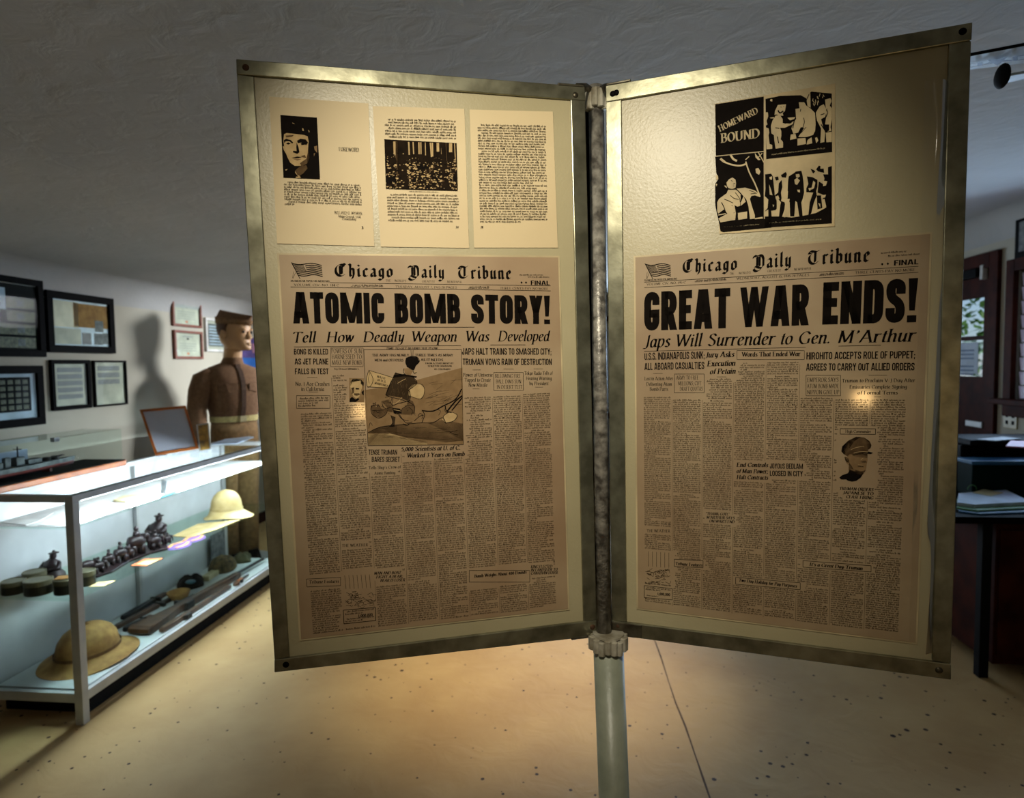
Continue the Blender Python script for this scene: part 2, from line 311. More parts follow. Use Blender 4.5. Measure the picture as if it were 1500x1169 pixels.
# outlet plate under the window
ov, oz = right_pt(1481, 614); mb = MB(RM); rb(mb, UR - .007, UR + .001, ov - .062, ov + .062, oz - .06, oz + .06)
op = tag(mb.build('outlet_plate', M['plate'], bevel=.003), 'ivory double outlet plate on the wall under the window', 'outlet')
for s in (-.028, .028):
    for q in (-.022, .022): mb = MB(RM); rb(mb, UR - .0085, UR - .0072, ov + s - .011, ov + s + .011, oz + q - .012, oz + q + .012); mb.build('socket', M['black'], op)
# dark picture beside the window top
pv, pz = right_pt(1499, 350); mb = MB(RM); rb(mb, UR - .03, UR, pv - .42, pv + .03, pz - .12, pz + .14)
pf = tag(mb.build('picture_frame', M['black'], bevel=.004), 'black picture frame high on the wall above the window', 'picture')
mb = MB(RM); rb(mb, UR - .032, UR - .0301, pv - .38, pv - .01, pz - .08, pz + .10); mb.build('picture', M['grey_sheet'], pf)
# unseen window frame added round the fill lamp at the far wall
w2 = struct(empty('added_window', R(.3, VF, .8))); mb = MB(RM)
for a in ((-.86, -.80, .76, 1.94), (1.40, 1.46, .76, 1.94), (-.80, 1.40, 1.88, 1.94), (-.80, 1.40, .76, .82), (.28, .32, .82, 1.88)): rb(mb, a[0], a[1], VF - .09, VF, a[2], a[3])
mb.build('casing', M['brown_wood'], w2)
# ------------------------------------------------------------------ lettering: drawn with strokes
def spline(p, k=5, closed=False):
    n = len(p); out = []
    for i in range(n if closed else n - 1):
        g = lambda j: p[j % n] if closed else p[max(0, min(n - 1, j))]
        a, b, c, d_ = g(i - 1), g(i), g(i + 1), g(i + 2)
        for s in range(k):
            t = s / k
            out.append(tuple(.5 * (2 * b[m] + (c[m] - a[m]) * t + (2 * a[m] - 5 * b[m] + 4 * c[m] - d_[m]) * t * t + (3 * b[m] - a[m] - 3 * c[m] + d_[m]) * t ** 3) for m in (0, 1)))
    out.append(p[0] if closed else p[-1]); return out
def rounded(p, r, closed=False):
    n = len(p); out = []
    for i in range(n):
        if not closed and i in (0, n - 1): out.append(p[i]); continue
        a, b, c = p[i - 1], p[i], p[(i + 1) % n]
        la, lc = math.dist(a, b) or 1, math.dist(c, b) or 1
        ra, rc = min(r, la * .5), min(r, lc * .5)
        s = (b[0] + (a[0] - b[0]) * ra / la, b[1] + (a[1] - b[1]) * ra / la); e = (b[0] + (c[0] - b[0]) * rc / lc, b[1] + (c[1] - b[1]) * rc / lc)
        for k in range(6):
            t = k / 5; out.append(tuple((1 - t) ** 2 * s[m] + 2 * t * (1 - t) * b[m] + t * t * e[m] for m in (0, 1)))
    if closed: out.append(out[0])
    return out
def band(p, w, ext=0):                                   # constant width stroke as quads
    p = [p[0]] + [q for a, q in zip(p, p[1:]) if math.dist(a, q) > 1e-6]
    if len(p) < 2: return []
    if ext:
        for a, b in ((0, 1), (-1, -2)):
            l = math.dist(p[a], p[b]); q = (p[a][0] + (p[a][0] - p[b][0]) * ext / l, p[a][1] + (p[a][1] - p[b][1]) * ext / l); p[a] = q
    clo = math.dist(p[0], p[-1]) < 1e-6; L, Rr = [], []
    for i in range(len(p)):
        a = p[i - 1] if i else (p[-2] if clo else None); c = p[i + 1] if i < len(p) - 1 else (p[1] if clo else None)
        ns = []
        for s, e in ((a, p[i]), (p[i], c)):
            if s is None or e is None: continue
            l = math.dist(s, e); ns.append((-(e[1] - s[1]) / l, (e[0] - s[0]) / l))
        nx, ny = sum(q[0] for q in ns) / len(ns), sum(q[1] for q in ns) / len(ns); l2 = max(nx * nx + ny * ny, .35)
        L.append((p[i][0] + nx / l2 * w / 2, p[i][1] + ny / l2 * w / 2)); Rr.append((p[i][0] - nx / l2 * w / 2, p[i][1] - ny / l2 * w / 2))
    return [[L[i], L[i + 1], Rr[i + 1], Rr[i]] for i in range(len(p) - 1)]
def nibbed(p, n, hair):                                  # broad nib: parallelograms plus a hairline
    out = band(p, hair)
    for a, b in zip(p, p[1:]):
        if math.dist(a, b) > 1e-6: out.append([(a[0] - n[0], a[1] - n[1]), (b[0] - n[0], b[1] - n[1]), (b[0] + n[0], b[1] + n[1]), (a[0] + n[0], a[1] + n[1])])
    return out
# condensed grotesque capitals: unit box, centre lines.  s stem, r rounded, R rounded closed, h slanted with level ends
GO = dict(A=(57, 'h 0,0 .41,1;h 1,0 .59,1;s .24,.22 .76,.22'), B=(50, 's 0,0 0,1;r 0,1 .93,1 .93,.54 0,.54;r 0,.54 1,.54 1,0 0,0'), C=(48, 'r 1,.70 1,1 0,1 0,0 1,0 1,.30'),
 D=(50, 's 0,0 0,1;r 0,1 1,1 1,0 0,0'), E=(42, 's 0,0 0,1;s 0,1 1,1;s 0,.52 .8,.52;s 0,0 1,0'), F=(41, 's 0,0 0,1;s 0,1 1,1;s 0,.5 .8,.5'),
 G=(50, 'r 1,.70 1,1 0,1 0,0 1,0 1,.42;s .62,.42 1,.42'), H=(51, 's 0,0 0,1;s 1,0 1,1;s 0,.52 1,.52'), I=(0, 's 0,0 0,1'), J=(42, 'r 1,1 1,0 0,0 0,.34'),
 K=(52, 's 0,0 0,1;h .06,.36 1,1;h .34,.60 1,0'), L=(40, 's 0,0 0,1;s 0,0 1,0'), M=(78, 's 0,0 0,1;s 1,0 1,1;k .0,1 .5,.02;k 1,1 .5,.02'), N=(53, 's 0,0 0,1;s 1,0 1,1;k 0,1 1,0'),
 O=(50, 'R 0,0 1,0 1,1 0,1'), P=(49, 's 0,0 0,1;r 0,1 1,1 1,.44 0,.44'), Q=(50, 'R 0,0 1,0 1,1 0,1;h .55,.25 1,-.06'), R=(51, 's 0,0 0,1;r 0,1 .96,1 .96,.48 0,.48;h .52,.48 1,0'),
 S=(48, 'r 1,.70 1,1 0,1 0,.60 1,.42 1,0 0,0 0,.30'), T=(48, 's 0,1 1,1;s .5,0 .5,1'), U=(50, 'r 0,1 0,0 1,0 1,1'), V=(52, 'h 0,1 .5,0;h 1,1 .5,0'),
 W=(88, 'k 0,1 .25,0;k .5,1 .25,0;k .5,1 .75,0;k 1,1 .75,0'), X=(52, 'h 0,1 1,0;h 1,1 0,0'), Y=(51, 'h 0,1 .5,.40;h 1,1 .5,.40;s .5,0 .5,.42'), Z=(45, 's 0,1 1,1;h 1,1 0,0;s 0,0 1,0'))
GO.update({'!': (0, 'p -.5,1 .5,1 .3,.27 -.3,.27;p -.5,.16 .5,.16 .5,0 -.5,0'), '.': (0, 'p -.5,.16 .5,.16 .5,0 -.5,0'), ',': (0, 'p -.5,.16 .5,.16 .1,-.14 -.4,-.14'), '-': (26, 's 0,.4 1,.4'), ';': (0, 'p -.5,.16 .5,.16 .1,-.14 -.4,-.14;p -.5,.55 .5,.55 .5,.4 -.5,.4'),
 ':': (0, 'p -.5,.16 .5,.16 .5,0 -.5,0;p -.5,.55 .5,.55 .5,.4 -.5,.4'), "'": (0, 'p -.5,1 .5,1 .2,.7 -.2,.7'), '0': (46, 'R 0,0 1,0 1,1 0,1'), '1': (14, 's 1,0 1,1;h 0,.8 1,1'), '4': (48, 's .75,0 .75,1;h .7,1 0,.3;s 0,.28 1,.28')})
def gothic(ch, t):                                       # polygons and advance in a 100 high box
    w, src = GO[ch]; wi = max(w - t * .2, 0) if w else 0; out = []
    X = lambda x: t / 2 + x * (wi - t if wi else t); Y = lambda y: t / 2 + y * (100 - t)
    for st in src.split(';'):
        k, *pts = st.split(); P = [tuple(map(float, q.split(','))) for q in pts]
        if k == 'p': out.append([(t / 2 + x * t, y * 100) for x, y in P]); continue
        Q = [(X(x), Y(y)) for x, y in P]
        if k == 's': out += band(Q, t, t / 2)
        elif k == 'r': out += band(rounded(Q, (wi - t) * .52 + t * .3), t, 0 if P[0][1] in (1, .54, .52) and P[0][0] == 0 else (t / 2 if P[0][1] == 1 else 0))
        elif k == 'R': out += band(rounded(Q, (wi - t) * .52 + t * .3, True), t)
        elif k in 'hk':
            (x0, y0), (x1, y1) = [(X(a), b * 100) for a, b in P]
            L = math.hypot(x1 - x0, y1 - y0); hw = min(t * L / max(abs(y1 - y0), 1) * .5, t * .72) * (.86 if k == 'k' else 1)
            out.append([(x0 - hw, y0), (x0 + hw, y0), (x1 + hw, y1), (x1 - hw, y1)])
    return out, (wi if wi else t) + t * (.26 if t > 18 else .40)
# pen-drawn faces: x-height 46, capitals 68, ascenders 70.  ~ smooth, c smooth closed, s straight (serifed), d dot
SE = {'a': (33, '~26,37 18,46 9,41 4,24 7,5 15,0 23,9 27,26;~28,46 27,12 30,1 35,5'), 'b': (33, 's 6,70 6,8;~6,32 15,45 25,44 30,28 26,8 16,0 6,7'), 'c': (29, '~25,38 19,46 10,42 4,24 8,5 17,0 26,8'),
 'd': (34, '~26,37 18,46 9,41 4,24 7,5 15,0 23,9 27,26;~28,70 27,12 30,1 35,5'), 'e': (29, '~5,22 17,25 25,36 18,46 9,41 4,24 8,5 17,0 26,8'), 'f': (20, '~26,66 20,70 14,60 12,30 10,0;s 3,44 22,44'),
 'g': (33, '~26,37 18,46 9,41 4,24 7,8 15,3 23,12 27,26;~28,46 28,4 24,-16 13,-21 3,-14'), 'h': (35, 's 6,70 6,0;~6,30 15,44 24,45 28,34 27,8 30,0 35,5'), 'i': (16, '~1,40 6,46 6,8 9,0 14,5;d 7,62'), 'j': (14, '~2,42 7,46 7,-8 2,-18 -4,-16;d 7,62'),
 'k': (33, 's 6,70 6,0;~27,44 18,34 8,22;~12,26 24,2 32,4'), 'l': (15, '~2,66 6,70 6,8 9,0 14,5'), 'm': (53, 's 6,46 6,0;~6,30 14,44 22,45 25,34 25,0;~25,30 34,44 42,45 46,34 45,8 48,0 53,5'), 'n': (35, 's 6,46 6,0;~6,30 15,44 24,45 28,34 27,8 30,0 35,5'),
 'o': (32, 'c16,46 6,38 3,20 8,3 17,0 26,9 29,27 25,42'), 'p': (33, 's 6,46 6,-22;~6,32 15,45 25,44 30,28 26,8 16,0 6,7'), 'q': (33, '~26,37 18,46 9,41 4,24 7,5 15,0 23,9 27,26;s 28,46 28,-22'), 'r': (25, 's 6,46 6,0;~6,28 13,43 21,46 24,42'),
 's': (26, '~22,39 15,46 7,40 9,29 18,20 22,9 14,0 4,6'), 't': (20, '~12,60 9,12 13,0 20,5;s 3,44 19,44'), 'u': (35, '~3,42 7,46 6,12 11,0 19,3 27,18;~28,46 27,8 30,0 35,5'), 'v': (30, 's 4,46 14,1;~14,1 24,24 27,44'), 'w': (45, 's 4,46 13,1;~13,1 22,44;s 22,46 30,1;~30,1 39,24 41,44'),
 'x': (30, 's 4,46 26,0;~26,46 4,0'), 'y': (32, '~3,42 8,46 9,14 14,2 22,12 27,26;~28,46 26,2 20,-17 6,-20'), 'z': (28, 's 5,45 24,45;~24,45 4,1;s 4,1 26,1'),
 'A': (52, '~4,0 26,68;s 26,68 48,0;s 12,24 40,24'), 'B': (44, 's 8,0 8,68;~8,67 30,66 34,52 28,38 8,36;~8,36 32,36 40,20 30,2 8,1'), 'C': (50, '~44,54 34,67 20,66 6,46 6,22 20,2 34,1 45,14;s 44,66 44,50'), 'D': (54, 's 8,0 8,68;~8,67 30,66 47,48 47,20 30,2 8,1'),
 'E': (42, 's 8,0 8,68;s 8,67 37,67;s 8,35 30,35;s 8,1 39,1'), 'F': (40, 's 8,0 8,68;s 8,67 37,67;s 8,35 30,35'), 'G': (54, '~46,54 36,67 20,66 6,46 6,22 20,2 36,1 46,8;s 46,30 46,4'), 'H': (56, 's 9,0 9,68;s 46,0 46,68;s 9,35 46,35'), 'I': (20, 's 9,0 9,68'),
 'J': (30, '~22,68 22,12 16,-6 4,-6'), 'K': (50, 's 9,0 9,68;~44,67 12,32;s 18,38 46,0'), 'L': (42, 's 9,0 9,68;s 9,1 39,1'), 'M': (64, '~8,0 10,68;s 10,68 31,4;~31,4 53,68;s 53,68 54,0'), 'N': (56, '~9,0 9,68;s 9,68 47,0;~47,0 47,68'), 'O': (54, 'c27,68 10,56 5,34 10,12 27,0 44,12 49,34 44,56'),
 'P': (42, 's 8,0 8,68;~8,67 32,66 38,50 30,34 8,32'), 'Q': (54, 'c27,68 10,56 5,34 10,12 27,0 44,12 49,34 44,56;s 30,8 48,-10'), 'R': (48, 's 8,0 8,68;~8,67 32,66 37,50 30,35 8,34;s 22,34 44,0'), 'S': (38, '~33,56 24,68 10,64 7,50 20,38 32,26 31,8 18,0 5,10'), 'T': (48, 's 24,0 24,68;~3,58 6,67 42,67 46,60'),
 'U': (54, 's 8,68 8,24;~8,24 14,3 28,0 42,8 45,24;~45,24 45,68'), 'V': (50, 's 3,68 25,1;~25,1 46,68'), 'W': (72, 's 3,68 20,1;~20,1 36,66;s 34,68 52,1;~52,1 69,68'), 'X': (50, 's 4,68 45,0;~45,68 4,0'), 'Y': (50, 's 4,68 25,34;~46,68 25,34;s 25,34 25,0'), 'Z': (44, 's 6,67 38,67;~38,67 5,1;s 5,1 40,1'),
 '.': (14, 'd 6,4'), ',': (14, 'd 6,4;~7,3 6,-6 2,-11'), ';': (14, 'd 6,4;~7,3 6,-6 2,-11;d 6,40'), ':': (14, 'd 6,4;d 6,40'), "'": (14, 'd 7,64;~8,63 7,55 3,51'), '"': (22, '~6,68 5,52;~14,68 13,52'), '-': (20, 's 3,22 16,22'), '—': (40, 's 2,24 38,24'), '!': (16, '~8,68 8,20;d 8,4'),
 '1': (24, 's 12,0 12,64'), '2': (32, '~5,48 14,62 26,54 24,38 5,2;s 5,2 28,2'), '3': (32, '~5,54 15,63 26,52 15,36;~15,36 28,24 20,2 4,6'), '4': (34, 's 23,0 23,62;~23,62 3,18;s 3,18 31,18'), '5': (32, '~26,61 8,60 6,36 22,38 27,18 16,0 4,6'), '6': (34, '~26,60 10,50 5,20 14,0 27,8 26,28 14,36 6,24'), '7': (32, 's 4,61 28,61;~28,61 12,0'), '8': (32, 'c16,63 6,50 16,36 27,18 16,0 5,16 16,36 26,50'), '9': (34, '~6,4 22,12 28,42 18,63 6,52 8,34 20,30 28,42'), '0': (34, 'c17,63 6,50 5,20 17,0 28,18 28,46')}
BL = {'h': (36, 's 8,78 14,70 12,8 17,1;s 12,42 20,51 29,43 29,10 22,-12 17,-17'), 'i': (22, 's 6,43 12,50 12,8 18,1;d 13,68'), 'c': (32, 's 28,42 20,51 11,41 11,9 20,0 29,8'), 'a': (36, 's 10,42 18,51 27,44 27,8 33,1;s 27,28 12,22 10,8 17,0 27,9'),
 'g': (36, 's 27,43 19,51 11,42 11,11 19,2 27,11;s 28,51 27,-10 17,-20 5,-13'), 'o': (35, 's 19,51 10,41 10,9 19,0 29,9 29,41 19,51'), 'l': (22, 's 7,74 13,79 12,8 18,1'), 'y': (35, 's 5,43 11,50 11,9 19,1 28,10;s 22,44 28,50 28,-8 17,-20 6,-14'), 'r': (29, 's 5,43 11,50 11,6 16,0;s 11,40 20,50 27,44'),
 'b': (35, 's 7,78 12,72 11,8 19,0 29,9 29,40 20,50 11,40'), 'u': (37, 's 5,43 11,50 11,8 18,0 28,9;s 23,44 28,50 28,8 34,1'), 'n': (37, 's 5,43 11,50 11,6 16,0;s 11,40 21,51 28,43 28,7 34,0'), 'e': (33, 's 12,26 27,34 26,44 19,51 11,41 11,9 20,0 29,8'),
 'C': (58, '~46,60 34,74 18,68 7,50 7,24 18,6 34,2 50,14;s 27,66 27,12;~34,74 44,78 52,70;s 36,64 34,14'), 'D': (62, '~3,58 6,70 18,66 34,72 48,66 54,50;s 54,54 54,10;~54,12 44,2 32,2 16,10 8,8;s 22,64 22,12;s 34,66 34,10;~44,2 34,-12 18,-17 6,-10 4,-2'),
 'T': (58, '~4,60 10,72 24,70 38,66 52,76;s 34,66 33,12;~18,58 7,44 8,18 20,4 36,4 48,16;~4,60 14,60 24,66')}
PEN = {'serif': (SE, (4.2, 1.6), 2.4), 'bold': (SE, (6.6, 2.2), 4.2), 'mid': (SE, (4.7, 1.8), 2.8), 'thin': (SE, (3.0, 1.4), 3.0), 'black': (BL, (5.8, 4.6), 2.2)}
CACHE = {}
def glyph(ch, face):
    if (ch, face) in CACHE: return CACHE[ch, face]
    if ch == ' ': r = ([], {'gothic': 24, 'heavy': 26, 'black': 26}.get(face, 22))
    elif face in ('gothic', 'heavy'):
        r = gothic(ch.upper(), 21 if face == 'heavy' else 14.5)
    else:
        tab, nib, hair = PEN[face]; w, src = tab[ch]; out = []
        for st in src.split(';'):
            k = st[0]; P = [tuple(map(float, q.split(','))) for q in st[1:].split()]
            if k == 'd': x, y = P[0]; s = nib[0] * 1.25; out.append([(x - s, y), (x, y - s), (x + s, y), (x, y + s)]); continue
            Q = spline(P, 5) if k == '~' else spline(P, 4, True) if k == 'c' else P
            out += nibbed(Q, nib, hair)
            if k == 's' and face != 'black' and abs(P[0][0] - P[-1][0]) < abs(P[0][1] - P[-1][1]):
                for q in (P[0], P[-1]):
                    if q[1] in (0, 46, 68, 70, -22): out += band([(q[0] - nib[0] * 1.7, q[1]), (q[0] + nib[0] * 1.7, q[1])], hair)
        r = (out, w + 5)
    CACHE[ch, face] = r; return r
CAPH = {'gothic': 100, 'heavy': 100, 'black': 76}
# ------------------------------------------------------------------ printed sheets lying on a display panel
def hom(src, dst):
    A = []
    for (x, y), (u, v) in zip(src, dst):
        A.append([x, y, 1, 0, 0, 0, -u * x, -u * y, u]); A.append([0, 0, 0, x, y, 1, -v * x, -v * y, v])
    for i in range(8):
        p = max(range(i, 8), key=lambda r: abs(A[r][i])); A[i], A[p] = A[p], A[i]
        A[i] = [q / A[i][i] for q in A[i]]
        for r in range(8):
            if r != i and A[r][i]: A[r] = [q - A[r][i] * s for q, s in zip(A[r], A[i])]
    h = [r[8] for r in A]; return Matrix((h[0:3], h[3:6], h[6:8] + [1]))
def hap(Hm, p): v = Hm @ Vector((p[0], p[1], 1)); return (v.x / v.z, v.y / v.z)
SQ = [(0, 0), (1, 0), (1, 1), (0, 1)]
class Plane:
    def __init__(s, px, depth, mid):                     # plane of a rectangle seen at four corner pixels; depth at the pixel mid
        Hm = hom(SQ, px); a = Vector(((Hm[0][0] - CX * Hm[2][0]) / F, (Hm[1][0] - CY * Hm[2][0]) / F, Hm[2][0])); b = Vector(((Hm[0][1] - CX * Hm[2][1]) / F, (Hm[1][1] - CY * Hm[2][1]) / F, Hm[2][1]))
        n = a.cross(b).normalized(); s.n = c2w(n)
        if s.n.y > 0: s.n = -s.n
        s.p0 = CAM + ray(*mid) * depth; s.right = c2w(a).normalized(); s.down = c2w(b).normalized()
    def __call__(s, px, off=0):
        r = ray(*px); t = (s.p0 - CAM).dot(s.n) / r.dot(s.n); return CAM + r * t + s.n * off
class Sheet:
    def __init__(s, plane, corners, off):
        s.pl, s.c, s.off = plane, corners, off
        P = [plane(q) for q in corners]; s.w = ((P[1] - P[0]).length + (P[2] - P[3]).length) / 2; s.h = ((P[3] - P[0]).length + (P[2] - P[1]).length) / 2
        s.A = s.h / s.w; sq = [(0, 0), (1, 0), (1, s.A), (0, s.A)]
        s.H = hom(sq, corners); s.Hi = hom(corners, sq); s.ex = []
    def u(s, px): return hap(s.Hi, px)
    def px(s, u): return hap(s.H, u)
    def block(s, *pts, m=.004):
        us = [s.u(p) for p in pts]; s.ex.append((min(q[0] for q in us) - m, max(q[0] for q in us) + m, min(q[1] for q in us) - m, max(q[1] for q in us) + m))
    def paper(s, mb, thick=.0006, mi=0, grow=0, z=0):
        g = grow; c = [s.px(q) for q in ((-g, -g), (1 + g, -g), (1 + g, s.A + g), (-g, s.A + g))]
        return mb.hexa([s.pl(q, s.off + z - thick) for q in c], [s.pl(q, s.off + z) for q in c], mi)
class Ink:
    def __init__(s, sheet, lift=.0003): s.s, s.mb, s.lift, s.free = sheet, MB(), lift, True
    def poly_u(s, pts, mi=0, lift=0):
        v = [s.s.pl(s.s.px(q), s.s.off + s.lift + lift) for q in pts]
        if (v[1] - v[0]).cross(v[2] - v[0]).dot(s.s.pl.n) < 0: v.reverse()
        s.mb.add(v, [tuple(range(len(v)))], mi)
    def poly(s, pts, mi=0, lift=0): s.poly_u([s.s.u(p) for p in pts], mi, lift)
    def line(s, p0, p1, w, mi=0, lift=0):                # width in pixels of the photo
        for q in band([p0, p1], w): s.poly(q, mi, lift)
    def path(s, pts, w, mi=0, lift=0, smooth=True, closed=False):
        for q in band(spline(pts, 4, closed) if smooth else pts, w): s.poly(q, mi, lift)
    def frame(s, q, w, mi=0):
        for a, b in zip(q, q[1:] + q[:1]): s.line(a, b, w, mi)
    def text(s, txt, p0, p1, h, face='gothic', slant=0, mi=0, block=True, lift=0):
        S = s.s; u0, u1 = S.u(p0), S.u(p1); uh = S.u((p0[0], p0[1] - h)); hu = math.dist(u0, uh); ln = math.dist(u0, u1)
        e = ((u1[0] - u0[0]) / ln, (u1[1] - u0[1]) / ln); up = (e[1], -e[0])
        gl = [glyph(ch, face) for ch in txt]; tot = sum(g[1] for g in gl) - (gl[-1][1] * .08)
        kx = ln / tot; ky = hu / CAPH.get(face, 68); x = 0
        for polys, adv in gl:
            for pg in polys: s.poly_u([(u0[0] + e[0] * (x + a + slant * b * ky / kx) * kx + up[0] * b * ky, u0[1] + e[1] * (x + a + slant * b * ky / kx) * kx + up[1] * b * ky) for a, b in pg], mi, lift)
            x += adv
        if block: S.block(p0, p1, (p0[0], p0[1] - h * 1.15), (p1[0], p1[1] - h * 1.15), (p0[0], p0[1] + h * .25))
    def words(s, x0, x1, y, xh, rnd, mi=0, full=True):   # a line of print too small to read: strokes of letters without any characters
        x = x0; out = 0
        while x < x1 - xh:
            n = rnd.choice((2, 3, 3, 4, 5, 5, 6, 7, 8, 9)); wd = n * xh * .72
            if x + wd > x1: wd = x1 - x
            if s.free or not any(a < x + wd and b > x and c < y and d > y - xh for a, b, c, d in s.s.ex):
                k = x
                while k < x + wd - xh * .2:
                    l = xh * rnd.uniform(.42, .62); t = rnd.random(); top = xh * (1.55 if t < .2 else 1.0); bot = -xh * .4 if .2 < t < .28 else 0
                    g = min(k + l, x + wd)
                    if rnd.random() < .5: s.poly_u([(k, y - bot), (k + l * .42, y - bot), (k + l * .42, y - top), (k, y - top)], mi); s.poly_u([(k + l * .4, y - xh), (g, y - xh), (g, y - xh * .62), (k + l * .4, y - xh * .62)], mi)
                    else: s.poly_u([(k, y), (g, y), (g, y - xh * .4), (k, y - xh * .4)], mi); s.poly_u([(k, y - xh * .66), (g, y - xh * .66), (g, y - top), (k, y - top)], mi)
                    k += l + xh * .16
            x += wd + xh * .75
    def lines(s, q, n, xh, rnd, mi=0, indent=.15, last=.6):   # paragraph inside a pixel quad
        for i in range(n):
            t = (i + .7) / n; a = tuple(q[0][m] + (q[3][m] - q[0][m]) * t for m in (0, 1)); b = tuple(q[1][m] + (q[2][m] - q[1][m]) * t for m in (0, 1))
            ua, ub = s.s.u(a), s.s.u(b); x0, x1 = ua[0], ub[0]
            if rnd.random() < indent or i == 0: x0 += (x1 - x0) * .05
            elif rnd.random() < indent: x1 -= (x1 - x0) * rnd.uniform(.1, .6)
            if i == n - 1: x1 = x0 + (x1 - x0) * last
            s.words(x0, x1, (ua[1] + ub[1]) / 2, xh, rnd, mi)
# ------------------------------------------------------------------ the swing-panel stand
LQ = [(347, 88.5), (853.5, 129), (873, 930), (402.6, 983)]; RQ = [(888, 127), (1423, 35), (1391.7, 993.6), (896.5, 928)]
PL = Plane(LQ, 1.08, (864, 530)); PR = Plane(RQ, 1.08, (892, 528))
def ax(px, py, dep): return CAM + ray(px, py) * dep
pa, pb = ax(873, 150, 1.125), ax(884.5, 925, 1.105)       # thin rod between the two panels
ta = ax(891, 944, 1.10); dirv = (ax(899.5, 1169, 1.10 - .018) - ta); foot = ta + dirv * (ta.z - .03) / -dirv.z
stand = tag(empty('display_stand', (foot.x, foot.y, 0)), 'grey metal post stand carrying two open framed display panels like a book', 'display stand')
mb = MB(); mb.tube([ta + (ta - foot).normalized() * .004, foot], .0262, 40); mb.build('post', M['pole'], stand, smooth=True)
mb = MB(); mb.lathe([(.24, 0), (.24, .02), (.22, .032), (.05, .036), (.04, .06), (.04, .07)], (foot.x, foot.y, 0), 48); mb.build('base', M['pole'], stand)
mb = MB(); mb.tube([pa + (pa - pb) * .03, pb - (pa - pb) * .03], .0133, 28); mb.build('rod', M['rod'], stand, smooth=True)
mb = MB(); q_ = [pa + Vector((-.020, .012, 0)), pa + Vector((.016, .012, 0)), pa + Vector((.016, .016, 0)), pa + Vector((-.020, .016, 0))]; mb.hexa([p + (pb - pa) * 1.02 for p in q_], [p - (pb - pa) * .03 for p in q_]); mb.build('gap_plate', M['dull_black'], stand)  # dark plate added to fill the gap and block light from behind
def hinge(name, c, r, h, n, br):                          # ring of hinge barrels round the rod
    mb = MB(); c = Vector(c)
    mb.lathe([(r * .8, h * .12), (r * .8, h * .88)], c, 24)
    for k in range(n):
        a = 2 * math.pi * (k + .3) / n; p = c + Vector((math.cos(a) * r, math.sin(a) * r, (k % 3) * -.002))
        mb.lathe([(br * .7, 0), (br, .001), (br, h - .001), (br * .7, h)], p, 10)
    mb.lathe([(r * .95, h - .002), (r * .95, h + .002)], c, 24)
    return mb.build(name, M['collar'], stand)
hb = ax(891, 948, 1.10); hinge('hinge_collar', (hb.x, hb.y, hb.z), .0285, .024, 17, .0062)
ht = ax(874, 160, 1.122); hinge('hinge_collar', (ht.x, ht.y, ht.z), .0145, .032, 9, .0068)
def quad(pl, mb, q, f, b): return mb.hexa([pl(p, b) for p in q], [pl(p, f) for p in q])
def rivet(pl, px, parent, mt, r=.0055):
    mb = MB(); c = pl(px, .004); n, a, b = pl.n, pl.right, pl.down
    rg = [[c + n * (r * .62 * math.sin(t)) + (a * math.cos(2 * math.pi * k / 14) + b * math.sin(2 * math.pi * k / 14)) * (r * math.cos(t) + 1e-5) for k in range(14)] for t in (0, .5, 1.0, 1.35, 1.56)]
    mb.loft(rg); mb.build('bolt', mt, parent, smooth=True)
def panel(pl, outer, board, rails, label, bolts, brackets):
    mb = MB(); quad(pl, mb, board, 0, -.010); p = mb.build('display_panel', M['board'], stand)
    p['label'] = label
    for nm, q in rails: r_ = MB(); quad(pl, r_, q, .004 if 'side' in nm else .0052, -.013); r_.build(nm, M['rail'], p, bevel=.0012)
    for px, mt in bolts: rivet(pl, px, p, mt)
    for q, mt in brackets: b_ = MB(); quad(pl, b_, q, .0068, -.016); b_.build('bracket', mt, p, bevel=.001)
    return p
LP = panel(PL, LQ, [(352, 95), (850, 134), (868, 926), (407, 977)],
 [('side_rail', [(347.6, 110), (372.5, 113.5), (424.5, 961), (402.6, 965)]), ('side_rail', [(835, 147), (856, 148.5), (873, 907), (853.9, 909.6)]),
  ('top_rail', [(347, 88.5), (855, 128.5), (856.5, 149), (347.5, 110.8)]), ('bottom_rail', [(402.6, 964.5), (873, 907), (873, 930), (402.6, 983)])],
 'left display panel with three book pages above one newspaper', [((361, 101), M['rust']), ((841.5, 141), M['worn_steel']), ((419.5, 971.5), M['black']), ((866.5, 917), M['rust'])],
 [([(816, 123.5), (853, 126.5), (853.5, 129.5), (816, 127)], M['worn_steel']), ([(835.5, 932), (868, 928), (868.5, 931.5), (835.5, 935.5)], M['worn_steel'])])
RP = panel(PR, RQ, [(893, 131), (1417, 43), (1386, 985), (900, 922)],
 [('side_rail', [(888, 150.5), (911, 147), (918.6, 910), (896.5, 908)]), ('side_rail', [(1389, 66), (1421.5, 61), (1391.7, 971), (1364.5, 965.8)]),
  ('top_rail', [(888, 127), (1423, 35), (1421.6, 61), (888.2, 151.2)]), ('bottom_rail', [(896.5, 907.5), (1391.7, 970.7), (1391.7, 993.6), (896.5, 928)])],
 'right display panel with a photo page above one newspaper', [((898.5, 139), M['black']), ((903.5, 137.5), M['black']), ((1408.5, 48.5), M['black']), ((1374, 979.5), M['worn_steel']), ((906, 915), M['rust'])],
 [([(889, 124.5), (924.6, 117.6), (924.6, 121), (889, 127.5)], M['worn_steel']), ([(897, 909), (941, 914), (941, 933), (897, 929)], M['worn_steel'])])
